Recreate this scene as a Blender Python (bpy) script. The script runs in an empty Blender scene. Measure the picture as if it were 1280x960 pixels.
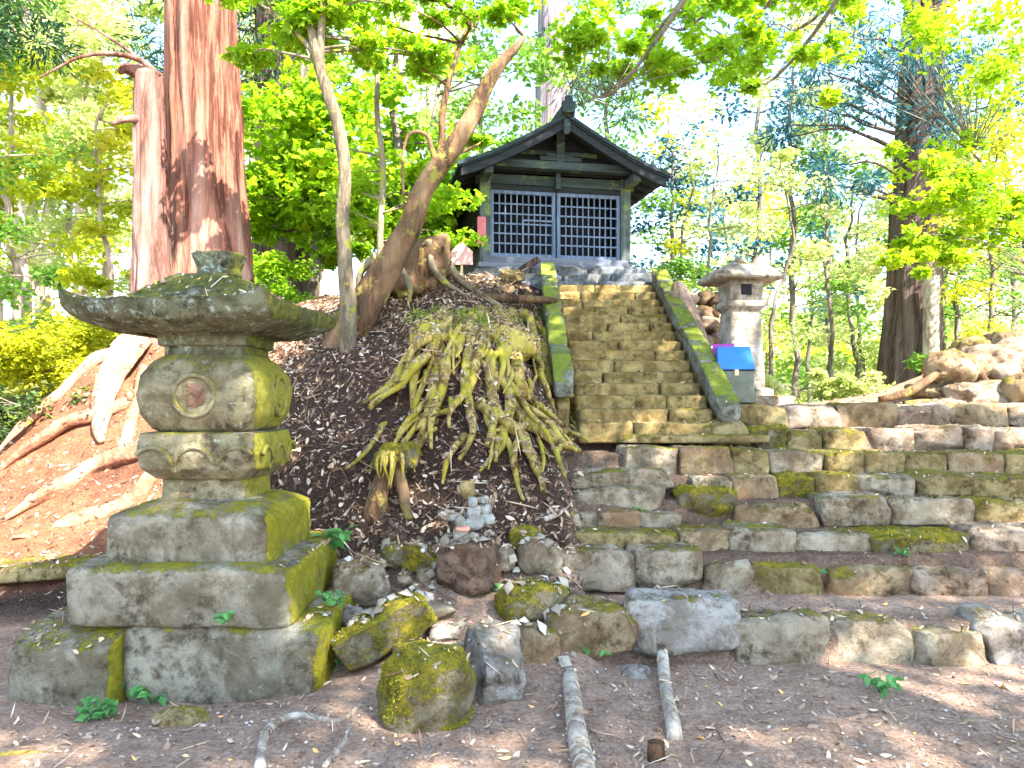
import bpy, math, random
import numpy as np
from mathutils import Vector, Matrix
from mathutils.bvhtree import BVHTree
R = math.radians
S = bpy.context.scene
COL = S.collection
F_PX, H0, HZ = 960.0, 1.5, 500.0

def P(px, py, D):
    """a point at distance D in front of the viewer's standing place (eye 1.5 m up)"""
    return np.array([(px-640)/F_PX*D, D, H0+(HZ-py)/F_PX*D])

# ------------------------------------------------------------------ noise
def _h(ix, iy, iz, s):
    n = (ix*374761393 + iy*668265263 + iz*2147483647 + s*1442695041) & 0xFFFFFFFF
    n = ((n ^ (n >> 13))*1274126177) & 0xFFFFFFFF
    n = ((n ^ (n >> 16))*2246822519) & 0xFFFFFFFF
    return ((n ^ (n >> 15)) & 0xFFFF)/65535.0
def vnoise(p, s=0):
    p = np.asarray(p, float); i = np.floor(p).astype(np.int64); f = p-i; u = f*f*(3-2*f)
    r = 0
    for dx in (0, 1):
        for dy in (0, 1):
            for dz in (0, 1):
                w = (u[..., 0] if dx else 1-u[..., 0])*(u[..., 1] if dy else 1-u[..., 1])*(u[..., 2] if dz else 1-u[..., 2])
                r = r+w*_h(i[..., 0]+dx, i[..., 1]+dy, i[..., 2]+dz, s)
    return r*2-1
def fbm(p, sc=1.0, o=3, s=0):
    p = np.asarray(p, float)*sc; r = 0; a = 1; t = 0
    for k in range(o):
        r = r+a*vnoise(p*2**k+17.3*k, s+k); t += a; a *= .5
    return r/t
def sstep(a, b, x):
    t = np.clip((x-a)/(b-a), 0, 1); return t*t*(3-2*t)

# ------------------------------------------------------------------ object helpers
def mesh(name, V, Fc, mat, parent=None, loc=(0, 0, 0), smooth=True, attr=None, col=None, bevel=0):
    V = np.asarray(V, dtype=np.float32)-np.asarray(loc, dtype=np.float32)
    me = bpy.data.meshes.new(name)
    me.vertices.add(len(V)); me.vertices.foreach_set('co', V.ravel())
    if isinstance(Fc, np.ndarray):
        n, k = Fc.shape
        me.loops.add(n*k); me.loops.foreach_set('vertex_index', Fc.ravel().astype(np.int32))
        me.polygons.add(n); me.polygons.foreach_set('loop_start', (np.arange(n)*k).astype(np.int32))
    else:
        idx = [i for f in Fc for i in f]; ls = np.cumsum([0]+[len(f) for f in Fc[:-1]])
        me.loops.add(len(idx)); me.loops.foreach_set('vertex_index', np.array(idx, dtype=np.int32))
        me.polygons.add(len(Fc)); me.polygons.foreach_set('loop_start', np.array(ls, dtype=np.int32))
    me.update(calc_edges=True); me.validate()
    me.polygons.foreach_set('use_smooth', [smooth]*len(me.polygons))
    if attr is not None:
        a = me.attributes.new('tint', 'FLOAT', 'POINT'); a.data.foreach_set('value', np.asarray(attr, dtype=np.float32))
    if col is not None:
        a = me.color_attributes.new('zone', 'FLOAT_COLOR', 'POINT'); a.data.foreach_set('color', np.asarray(col, dtype=np.float32).ravel())
    me.materials.append(mat)
    o = bpy.data.objects.new(name, me); COL.objects.link(o)
    if parent is None: o.location = loc
    else: o.parent = parent
    if bevel:
        m = o.modifiers.new('bevel', 'BEVEL'); m.width = bevel; m.segments = 2; m.limit_method = 'ANGLE'
    return o
def tag(o, label, cat, group=None, kind=None):
    if label: o['label'] = label
    if cat: o['category'] = cat
    if group: o['group'] = group
    if kind: o['kind'] = kind
    return o
def empty(name, loc, label, cat, group=None, rz=0):
    o = bpy.data.objects.new(name, None); COL.objects.link(o); o.location = loc; o.rotation_euler = (0, 0, rz)
    o.empty_display_size = .2
    return tag(o, label, cat, group)
def part(name, V, Fc, mat, root, world=True, **k):
    loc = tuple(root.location) if world else (0, 0, 0)
    return mesh(name, V, Fc, mat, parent=root, loc=loc, **k)
def join(parts):
    V = []; F = []; n = 0
    for v, f in parts:
        V.append(np.asarray(v, float)); F += [tuple(i+n for i in q) for q in (f.tolist() if isinstance(f, np.ndarray) else f)]; n += len(v)
    return np.concatenate(V), F
def rotz(V, a, c=(0, 0, 0)):
    V = np.asarray(V, float)-c; s, k = math.sin(a), math.cos(a)
    return np.stack([V[:, 0]*k-V[:, 1]*s, V[:, 0]*s+V[:, 1]*k, V[:, 2]], 1)+c
def box(x0, x1, y0, y1, z0, z1):
    V = np.array([(x, y, z) for z in (z0, z1) for y in (y0, y1) for x in (x0, x1)], float)
    F = [(0, 2, 3, 1), (4, 5, 7, 6), (0, 1, 5, 4), (2, 6, 7, 3), (0, 4, 6, 2), (1, 3, 7, 5)]
    return V, F
def resample(pts, n):
    pts = np.asarray(pts, float); m = len(pts)
    if m == 2: t = np.linspace(0, 1, n)[:, None]; return pts[0]*(1-t)+pts[1]*t
    e = np.vstack([2*pts[0]-pts[1], pts, 2*pts[-1]-pts[-2]]); out = []
    for u in np.linspace(0, m-1-1e-6, n):
        i = int(u); t = u-i; p0, p1, p2, p3 = e[i:i+4]
        out.append(.5*((2*p1)+(-p0+p2)*t+(2*p0-5*p1+4*p2-p3)*t*t+(-p0+3*p1-3*p2+p3)*t**3))
    return np.array(out)
def tube(pts, radii, sides=10, seg=20, amp=0.0, nf=3.0, ridge=0.0, rn=9, seed=0, wig=0.0, twist=.3, flat=1.0):
    p = resample(pts, seg); r = np.interp(np.linspace(0, 1, seg), np.linspace(0, 1, len(radii)), radii)
    if wig:
        q = p*1.0
        for k in range(3): p[:, k] += wig*fbm(q, 2.2, 2, seed+31*k)*np.minimum(1, np.arange(seg)/3.)
    tang = np.gradient(p, axis=0); tang /= np.linalg.norm(tang, axis=1)[:, None]+1e-9
    a = np.array([1, 0, 0]) if abs(tang[0][0]) < .8 else np.array([0, 1, 0])
    V = []
    for i in range(seg):
        a = a-tang[i]*np.dot(a, tang[i]); a = a/np.linalg.norm(a); b = np.cross(tang[i], a)
        th = np.linspace(0, 2*math.pi, sides, endpoint=False)+twist*i/seg
        rr = np.full(sides, r[i])
        if ridge:
            rr = rr*(1+ridge*fbm(np.stack([np.cos(th)*rn/3, np.sin(th)*rn/3, np.full(sides, i*.07)], 1), 1, 3, seed))
        ring = p[i]+np.outer(np.cos(th)*rr, a)+np.outer(np.sin(th)*rr*flat, b)
        V.append(ring)
    V = np.concatenate(V)
    if amp:
        ctr = np.repeat(p, sides, axis=0); d = V-ctr; V = ctr+d*(1+amp*fbm(V, nf, 3, seed+5))[:, None]
    F = []
    for i in range(seg-1):
        for j in range(sides):
            k = (j+1) % sides
            F.append((i*sides+j, i*sides+k, (i+1)*sides+k, (i+1)*sides+j))
    n = len(V); V = np.vstack([V, p[0], p[-1]])
    for j in range(sides):
        k = (j+1) % sides
        F.append((n, k, j)); F.append((n+1, (seg-1)*sides+j, (seg-1)*sides+k))
    return V, F
_CG = {}
def cubegrid(n):
    if n in _CG: return _CG[n]
    t = np.linspace(-1, 1, n+1); V = []; F = []; key = {}
    def vid(p):
        k = tuple(np.round(p, 5))
        if k not in key: key[k] = len(V); V.append(p)
        return key[k]
    for ax in range(3):
        for sg in (-1, 1):
            for i in range(n):
                for j in range(n):
                    q = []
                    for a, b in ((i, j), (i+1, j), (i+1, j+1), (i, j+1)):
                        p = [0, 0, 0]; p[ax] = sg; p[(ax+1) % 3] = t[a]; p[(ax+2) % 3] = t[b]; q.append(vid(tuple(p)))
                    F.append(tuple(q) if sg > 0 else tuple(q[::-1]))
    _CG[n] = (np.array(V), F); return _CG[n]
def stone(c, w, d, h, seed=0, k=5.0, rough=.07, taper=.12, n=12, tilt=(0, 0, 0), nf=1.6):
    """a rough stone w wide, d deep, h high, centred on c"""
    V, F = cubegrid(n); rs = np.random.RandomState(seed+11)
    q = V/(np.sum(np.abs(V)**k, axis=1)**(1/k))[:, None]
    a = rs.uniform(-taper, taper, 8)
    for _ in range(9 if k < 12.5 and k != 13 else 1):
        pn = rs.normal(size=3); pn /= np.linalg.norm(pn); dd = q @ pn; cut = dd.max()*rs.uniform(.80, .95)
        q = q-np.maximum(0, dd-cut)[:, None]*pn
    x, y, z = q.T
    x2 = x*(1+a[0]*z+a[1]*y)+a[2]*z*.4; y2 = y*(1+a[3]*z+a[4]*x); z2 = z*(1+a[5]*x+a[6]*y)+a[7]*x*.5
    q2 = np.stack([x2, y2, z2], 1)*np.array([w/2, d/2, h/2])
    m = min(w, d, h)
    nn = q/np.linalg.norm(q, axis=1)[:, None]
    dis = rough*m*(fbm(q2/m+seed*3.7, nf, 4, seed)*1.4+.7*np.abs(fbm(q2/m+seed*1.3, nf*2.2, 2, seed+9)))
    q2 = q2+nn*dis[:, None]
    M = np.array(Matrix.Rotation(R(tilt[2]), 3, 'Z') @ Matrix.Rotation(R(tilt[1]), 3, 'Y') @ Matrix.Rotation(R(tilt[0]), 3, 'X'))
    return q2 @ M.T+np.asarray(c), F
def loft(profile, c, k=9.0, n=64, rough=0.0, seed=0, lift=None, yaw=0, nf=5):
    th = np.linspace(0, 2*math.pi, n, endpoint=False)+math.pi/n
    cx = np.sign(np.cos(th))*np.abs(np.cos(th))**(2/k); cy = np.sign(np.sin(th))*np.abs(np.sin(th))**(2/k)
    cor = np.minimum(abs(cx), abs(cy))/np.maximum(abs(cx), abs(cy)); V = []
    for row in profile:
        w, z = row[0], row[1]; lf = row[2] if len(row) > 2 else 0
        V.append(np.stack([cx*w, cy*w, np.full(n, z)+lf*cor**2.2], 1))
    V = np.concatenate(V); m = len(profile); F = []
    for i in range(m-1):
        for j in range(n):
            q = (j+1) % n; F.append((i*n+j, i*n+q, (i+1)*n+q, (i+1)*n+j))
    V = np.vstack([V, (0, 0, profile[0][1]), (0, 0, profile[-1][1])]); b = m*n
    for j in range(n):
        q = (j+1) % n; F.append((b, q, j)); F.append((b+1, (m-1)*n+j, (m-1)*n+q))
    if rough:
        V[:-2] += rough*fbm(V[:-2]+seed, nf, 4, seed)[:, None]*np.stack([np.tile(cx, m), np.tile(cy, m), np.full(m*n, .4)], 1)
    V = rotz(V, yaw)+np.asarray(c); return V, F

# ------------------------------------------------------------------ materials
class NT:
    def __init__(s, name):
        s.m = bpy.data.materials.new(name); s.m.use_nodes = True; s.t = s.m.node_tree; s.t.nodes.clear()
        s.out = s.n('ShaderNodeOutputMaterial')
    def n(s, typ, **kw):
        x = s.t.nodes.new(typ)
        for k, v in kw.items(): setattr(x, k, v)
        return x
    def l(s, a, b): s.t.links.new(a, b)
    def noise(s, scale, det=4, rough=.6, vec=None, dist=0):
        x = s.n('ShaderNodeTexNoise'); x.inputs['Scale'].default_value = scale; x.inputs['Detail'].default_value = det
        x.inputs['Roughness'].default_value = rough; x.inputs['Distortion'].default_value = dist
        if vec is not None: s.l(vec, x.inputs['Vector'])
        return x.outputs['Fac']
    def ramp(s, fac, a, b, lo=0., hi=1.):
        x = s.n('ShaderNodeMapRange'); x.clamp = True; x.interpolation_type = 'SMOOTHSTEP'
        x.inputs['From Min'].default_value = a; x.inputs['From Max'].default_value = b
        x.inputs['To Min'].default_value = lo; x.inputs['To Max'].default_value = hi
        s.l(fac, x.inputs['Value']); return x.outputs['Result']
    def mix(s, f, a, b, mode='MIX'):
        x = s.n('ShaderNodeMix', data_type='RGBA', blend_type=mode)
        for v, i in ((f, 0), (a, 6), (b, 7)):
            if hasattr(v, 'is_output'): s.l(v, x.inputs[i])
            elif i == 0: x.inputs[0].default_value = v
            else: x.inputs[i].default_value = (*v, 1)
        return x.outputs[2]
    def math(s, op, a, b=None):
        x = s.n('ShaderNodeMath', operation=op)
        for i, v in ((0, a), (1, b)):
            if v is None: continue
            if hasattr(v, 'is_output'): s.l(v, x.inputs[i])
            else: x.inputs[i].default_value = v
        return x.outputs[0]
    def pos(s): return s.n('ShaderNodeNewGeometry').outputs['Position']
    def normal(s):
        x = s.n('ShaderNodeSeparateXYZ'); s.l(s.n('ShaderNodeNewGeometry').outputs['Normal'], x.inputs[0]); return x.outputs
    def bump(s, h, strength=.5, dist=.02, prev=None):
        x = s.n('ShaderNodeBump'); x.inputs['Strength'].default_value = strength; x.inputs['Distance'].default_value = dist
        s.l(h, x.inputs['Height'])
        if prev is not None: s.l(prev, x.inputs['Normal'])
        return x.outputs[0]
    def finish(s, colr, rough=.85, nrm=None, trans=0, spec=.3, metal=0):
        b = s.n('ShaderNodeBsdfPrincipled')
        if hasattr(colr, 'is_output'): s.l(colr, b.inputs['Base Color'])
        else: b.inputs['Base Color'].default_value = (*colr, 1)
        if hasattr(rough, 'is_output'): s.l(rough, b.inputs['Roughness'])
        else: b.inputs['Roughness'].default_value = rough
        b.inputs['Specular IOR Level'].default_value = spec; b.inputs['Metallic'].default_value = metal
        if nrm is not None: s.l(nrm, b.inputs['Normal'])
        if trans:
            t = s.n('ShaderNodeBsdfTranslucent'); mx = s.n('ShaderNodeMixShader'); mx.inputs[0].default_value = trans
            if hasattr(colr, 'is_output'): s.l(colr, t.inputs['Color'])
            else: t.inputs['Color'].default_value = (*colr, 1)
            s.l(b.outputs[0], mx.inputs[1]); s.l(t.outputs[0], mx.inputs[2]); s.l(mx.outputs[0], s.out.inputs[0])
        else: s.l(b.outputs[0], s.out.inputs[0])
        return s.m

def stone_mat(name, c1, c2, moss=.3, lichen=.3, mc=(.34, .28, .012), mc2=(.15, .14, .012), side=None, lc=(.62, .63, .52), rust=None):
    s = NT(name); p = s.pos()
    col = s.mix(s.ramp(s.noise(5, 6, .65, p), .32, .68), c1, c2)
    col = s.mix(s.ramp(s.noise(3.6, 7, .70, p, .6), .41, .57, .0, 1.), s.mix(1, col, (.58, .53, .47), 'MULTIPLY'), col)
    col = s.mix(s.math('MULTIPLY', s.ramp(s.noise(13, 8, .74, p), .34, .56, 1., 0.), s.ramp(s.noise(3.3, 3, .6, p), .38, .60, .25, 1.)), col, s.mix(1, col, (.27, .24, .20), 'MULTIPLY'))
    if rust: col = s.mix(s.ramp(s.noise(3.1, 5, .6, p), .5, .66, 0, .8), col, rust)
    col = s.mix(s.ramp(s.noise(85, 4, .7, p), .60, .72, 0, .5), col, (.06, .05, .045))
    col = s.mix(s.ramp(s.noise(17, 8, .74, p, .4), .72-lichen*.30, .80-lichen*.30, 0, .62), col, lc)
    nz = s.normal()
    up = s.ramp(nz[2], -.2, .95, 0, .26)
    f = s.math('ADD', s.noise(4.3, 6, .62, p, .3), up)
    if side:
        d = s.math('ADD', s.math('MULTIPLY', nz[0], side[0]), s.math('MULTIPLY', nz[1], side[1]))
        f = s.math('ADD', f, s.ramp(d, .2, .9, 0, side[2]))
    f = s.math('ADD', f, s.ramp(s.noise(42, 5, .8, p), .3, .7, -.09, .09))
    f = s.ramp(f, .85-moss*.5, .99-moss*.5)
    mossc = s.mix(s.ramp(s.noise(20, 6, .8, p), .36, .62), mc, mc2); mossc = s.mix(s.ramp(s.noise(150, 3, .7, p), .5, .7, 0, .6), mossc, tuple(v*.3 for v in mc2))
    col = s.mix(s.math('MULTIPLY', f, .92), col, mossc)
    b1 = s.bump(s.noise(14, 8, .74, p), 1.0, .05)
    b1 = s.bump(f, .8, .03, b1)
    b2 = s.bump(s.noise(110, 4, .7, p), .75, .010, b1)
    return s.finish(col, .93, b2, spec=.2)
def bark_mat(name, c1, c2, c3, stretch=.09, scale=26, moss=0, mc=(.30, .30, .03), bump=1.0):
    s = NT(name); mp = s.n('ShaderNodeMapping'); mp.inputs['Scale'].default_value = (1, 1, stretch); s.l(s.pos(), mp.inputs[0])
    v = mp.outputs[0]; a = s.noise(scale, 6, .65, v, .3); b = s.noise(scale*.25, 4, .6, v)
    col = s.mix(s.ramp(a, .42, .56), c1, c2); col = s.mix(s.ramp(b, .42, .68), col, c3)
    col = s.mix(s.ramp(s.noise(3, 5, .7, s.pos()), .35, .7, 0, .45), col, s.mix(1, col, (.45, .4, .42), 'MULTIPLY'))
    if moss: col = s.mix(s.ramp(s.noise(5, 6, .7, s.pos()), .62-moss*.3, .70-moss*.3, 0, .9), col, mc)
    return s.finish(col, .95, s.bump(a, bump, .04, s.bump(s.noise(60, 4, .7, s.pos()), .4, .01)), spec=.12)
def leaf_mat(name, a, b, c=None, trans=.5, rough=.55):
    s = NT(name); at = s.n('ShaderNodeAttribute'); at.attribute_name = 'tint'
    r = s.n('ShaderNodeValToRGB'); s.l(at.outputs['Fac'], r.inputs[0])
    e = r.color_ramp.elements; e[0].color = (*a, 1); e[1].color = (*b, 1); e[0].position = .05; e[1].position = .75
    if c: x = e.new(.97); x.color = (*c, 1)
    return s.finish(r.outputs[0], rough, None, trans, spec=.35)
def wood_mat(name, c1, c2, axis=2, sc=18, moss=0, mcol=(.16, .25, .08)):
    s = NT(name); mp = s.n('ShaderNodeMapping'); v = [1, 1, 1]; v[axis] = .08; mp.inputs['Scale'].default_value = v
    s.l(s.n('ShaderNodeTexCoord').outputs['Object'], mp.inputs[0]); a = s.noise(sc, 6, .65, mp.outputs[0])
    col = s.mix(s.ramp(a, .35, .66), c1, c2)
    if moss: col = s.mix(s.ramp(s.noise(4, 5, .7, s.pos()), .62-moss*.3, .72-moss*.3, 0, .8), col, mcol)
    return s.finish(col, .75, s.bump(a, .4, .01), spec=.3)

M = {}
M['grey'] = stone_mat('weathered_grey_stone', (.54, .47, .35), (.36, .29, .20), .22, .30)
M['tan'] = stone_mat('weathered_tan_stone', (.50, .39, .24), (.33, .24, .14), .28, .2, rust=(.30, .17, .09))
M['moss'] = stone_mat('mossy_stone', (.34, .31, .22), (.24, .19, .12), .74, .12)
M['olive'] = stone_mat('olive_stone', (.44, .36, .18), (.32, .24, .10), .40, .18)
M['pale'] = stone_mat('pale_grey_stone', (.52, .50, .47), (.38, .34, .29), .06, .25)
M['brown'] = stone_mat('brown_stone', (.27, .18, .13), (.17, .11, .08), .10, .12)
M['white'] = stone_mat('sunlight_tinted_stone', (.52, .42, .32), (.40, .28, .20), .06, .2)  # pink of the sunlight mixed into the stone colour
M['stair'] = stone_mat('stair_stone', (.48, .37, .15), (.32, .23, .09), .26, .14, mc=(.30, .22, .01), mc2=(.20, .15, .01))
M['coping'] = stone_mat('coping_stone', (.36, .37, .32), (.26, .27, .22), .50, .4, mc=(.17, .25, .02), mc2=(.28, .30, .02))
M['lantern'] = stone_mat('lantern_stone', (.42, .38, .25), (.26, .24, .14), .28, .45, side=(1, .1, .42), lc=(.50, .58, .52), mc=(.42, .38, .04), mc2=(.26, .25, .03))
M['lroof'] = stone_mat('lantern_roof_stone', (.22, .23, .15), (.12, .13, .07), .44, .60, side=(1, .1, .30), lc=(.45, .56, .50), mc=(.22, .22, .03), mc2=(.08, .09, .02))
M['lbase'] = stone_mat('lantern_base_stone', (.46, .43, .34), (.30, .27, .19), .30, .36, side=(1, .1, .42), lc=(.48, .56, .50), mc=(.40, .36, .01), mc2=(.24, .22, .01))
M['lantern_far'] = stone_mat('pale_lantern_stone', (.60, .55, .48), (.45, .40, .34), .04, .25)
M['emblem'] = stone_mat('reddish_worn_stone', (.40, .22, .16), (.28, .17, .12), .05, .3)
M['shrinebase'] = stone_mat('shrine_base_stone', (.26, .28, .31), (.16, .18, .20), .15, .2)
M['cedar'] = bark_mat('red_cedar_bark', (.36, .14, .09), (.10, .038, .026), (.46, .28, .21), .07, 20)
M['cedar_grey'] = bark_mat('grey_cedar_bark', (.26, .11, .085), (.08, .04, .03), (.36, .23, .19), .07, 22)
M['cedar_ash'] = bark_mat('ash_grey_cedar_bark', (.27, .23, .25), (.15, .12, .13), (.36, .32, .34), .07, 16)
M['cedar_dark'] = bark_mat('dark_cedar_bark', (.13, .09, .075), (.05, .035, .03), (.20, .155, .13), .08, 18)
M['bark'] = bark_mat('brown_bark', (.16, .085, .045), (.045, .03, .02), (.25, .16, .09), .2, 16, moss=.25, mc=(.26, .22, .05))
M['bark_grey'] = bark_mat('grey_green_bark', (.22, .18, .12), (.10, .075, .05), (.30, .26, .18), .2, 18, moss=.2)
M['bark_thin'] = bark_mat('thin_tree_bark', (.20, .18, .14), (.11, .09, .07), (.28, .25, .2), .2, 12)
M['root'] = bark_mat('mossy_root_bark', (.50, .38, .14), (.15, .09, .03), (.50, .42, .10), .4, 24, moss=.38, mc=(.36, .31, .03))
M['root_red'] = bark_mat('red_root_bark', (.46, .22, .13), (.28, .13, .08), (.56, .33, .2), .6, 16)
M['deadwood'] = bark_mat('pale_dead_wood', (.52, .45, .36), (.24, .18, .13), (.60, .55, .47), .35, 16, bump=.8)
M['bark_pale'] = bark_mat('painted_sunlit_bark', (.50, .38, .32), (.34, .25, .2), (.6, .5, .42), .12, 16)  # bark colour lightened to carry the glare of sun on the left woods
M['root_pale'] = bark_mat('pale_root_bark', (.48, .32, .20), (.30, .19, .12), (.55, .42, .30), .5, 16)
M['wood_dark'] = wood_mat('dark_shrine_wood', (.018, .022, .027), (.008, .010, .013), 0, 20)
M['wood_side'] = wood_mat('black_side_boards', (.016, .014, .015), (.008, .008, .009), 2, 20)
M['wood_green'] = wood_mat('green_tinged_wood', (.045, .065, .062), (.018, .028, .030), 0, 16, .25, (.12, .17, .05))
M['wood_post'] = wood_mat('weathered_post_wood', (.085, .105, .10), (.035, .048, .05), 2, 16, .35, (.17, .23, .06))
M['lattice'] = wood_mat('lattice_wood', (.15, .20, .29), (.07, .10, .17), 2, 30)
M['wood_sill'] = wood_mat('pale_sill_wood', (.15, .16, .20), (.08, .085, .11), 0, 16)
M['roofm'] = wood_mat('dark_copper_roof', (.022, .036, .040), (.012, .022, .026), 1, 22, .12, (.12, .14, .05))
def plain(name, c, rough=.5, metal=0, var=.25, sc=14, spec=.4):
    s = NT(name); f = s.noise(sc, 5, .6, s.pos())
    col = s.mix(s.ramp(f, .3, .7), tuple(v*(1-var) for v in c), c)
    return s.finish(col, rough, s.bump(f, .15, .01), spec=spec, metal=metal)
M['black'] = plain('black_and_painted_shade', (.010, .010, .012), .9)  # near black; also stands in for shade inside shrine and far lantern
M['blue'] = plain('blue_painted_metal', (.03, .17, .62), .3, var=.12)
M['magenta'] = plain('magenta_panel', (.30, .03, .27), .5)
M['boxgrey'] = plain('grey_green_metal', (.10, .115, .09), .35, .3, .35)
M['pink'] = plain('faded_red_paint', (.62, .17, .18), .6)
M['pinkpale'] = plain('faded_pink_board', (.70, .38, .36), .7)
M['stick'] = plain('pale_stick', (.55, .46, .28), .7)
M['cloth_red'] = plain('faded_orange_cloth', (.66, .30, .20), .9)
M['fig'] = stone_mat('pale_carved_stone', (.62, .62, .58), (.46, .46, .42), .12, .45, lc=(.72, .76, .74))
M['leaf_lime'] = leaf_mat('lime_maple_leaves', (.17, .34, .012), (.34, .56, .015), (.52, .62, .02), .6)
M['leaf_yel'] = leaf_mat('yellow_green_leaves', (.34, .44, .02), (.62, .62, .03), (.75, .58, .10), .58)
M['leaf_fresh'] = leaf_mat('fresh_yellow_green_leaves', (.22, .40, .012), (.44, .62, .015), (.62, .66, .02), .6)
M['leaf_mid'] = leaf_mat('green_leaves', (.10, .24, .03), (.24, .42, .06), (.50, .54, .10), .55)
M['leaf_cedar'] = leaf_mat('cedar_needles', (.022, .065, .04), (.06, .14, .05), (.16, .22, .05), .25)
M['leaf_blue'] = leaf_mat('blue_green_needles', (.015, .08, .10), (.05, .17, .20), (.24, .34, .16), .4)
M['leaf_pale'] = leaf_mat('haze_paled_leaves', (.36, .46, .10), (.62, .66, .26), (.80, .70, .42), .6)  # leaf colour paled to stand in for haze and overexposed light
M['plant'] = leaf_mat('seedling_leaves', (.06, .24, .06), (.16, .42, .12), None, .4)
M['bush'] = leaf_mat('dark_bush_leaves', (.02, .05, .015), (.07, .12, .02), (.3, .35, .03), .25)
M['bushy'] = leaf_mat('yellow_bush_leaves', (.30, .34, .01), (.60, .60, .02), (.7, .66, .05), .45)
M['litter'] = leaf_mat('fallen_dry_leaves', (.10, .055, .035), (.42, .28, .17), (.72, .60, .46), .1, .8)
M['litter_pale'] = leaf_mat('pale_fallen_leaves', (.30, .20, .13), (.66, .52, .38), (.80, .48, .14), .1, .8)
M['mossgreen'] = leaf_mat('moss_tufts', (.10, .16, .03), (.26, .32, .04), (.4, .42, .06), .2, .9)

# ------------------------------------------------------------------ terrain
ROWS = [(4.35, .235), (5.0, .49), (5.3, .605), (5.6, .78), (5.9, .925), (6.2, 1.085), (6.6, 1.26), (7.1, 1.46)]
ctl = []
def cp(px, py, D): ctl.append(tuple(P(px, py, D)))
for x in (-9, -5, -3, -1.6, 0, 1.2): ctl.append((x, 3.4, 0)); ctl.append((x, 0, 0))
for t in ((-2.6, 4.9, .08), (-1.7, 5.3, .22), (-1.0, 4.7, .12), (-9, 6, .3), (-6.5, 7, .75), (-6, 9, 1.2), (-9, 10, 1.4), (-8, 14, 2.0),
          (-12, 22, 3.0), (-3.5, 12, 2.7), (0, 14, 3.0), (2, 14, 2.7), (-.7, 10.2, 3.0), (-1.8, 10.5, 2.9), (.38, 7.0, 1.36), (.38, 7.6, 1.66), (.38, 8.2, 1.98), (.38, 9, 2.42),
          (.38, 9.8, 2.85), (.30, 6.5, 1.22), (.2, 10, 3.0), (1.2, 12, 3.0), (.5, 4.2, .02), (-4, 18, 3.0), (-20, 24, 4)): ctl.append(t)
for a in ((450, 745, 4.9), (560, 742, 4.75), (640, 728, 4.9), (690, 742, 4.75), (480, 662, 5.25), (620, 645, 5.3), (690, 640, 5.4), (450, 560, 5.9),
          (560, 585, 5.7), (675, 575, 5.8), (430, 470, 6.6), (560, 460, 6.4), (600, 415, 6.9), (665, 470, 6.8), (430, 422, 7.3), (500, 385, 7.8),
          (600, 378, 8.0), (640, 362, 9), (250, 405, 8.5), (150, 432, 7.8), (130, 545, 7.0), (0, 605, 6.8), (0, 692, 5.9), (100, 700, 5.8),
          (200, 645, 6.2), (370, 470, 6.7), (380, 605, 5.65), (340, 395, 8.4), (60, 500, 8.2), (0, 560, 8.0)): cp(*a)
ctl = np.array(ctl)
def _U(r2): return np.where(r2 > 1e-12, r2*np.log(r2+1e-12), 0)
def _tps(c, lam=.02):
    n = len(c); d = ((c[:, None, :2]-c[None, :, :2])**2).sum(-1); A = np.zeros((n+3, n+3))
    A[:n, :n] = _U(d)+lam*np.eye(n); A[:n, n] = 1; A[:n, n+1:] = c[:, :2]; A[n, :n] = 1; A[n+1:, :n] = c[:, :2].T
    b = np.zeros(n+3); b[:n] = c[:, 2]; return np.linalg.solve(A, b)
W = _tps(ctl)
def tps(x, y):
    n = len(ctl); z = W[n]+W[n+1]*x+W[n+2]*y
    for i in range(n): z = z+W[i]*_U((x-ctl[i, 0])**2+(y-ctl[i, 1])**2)
    return z
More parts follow.
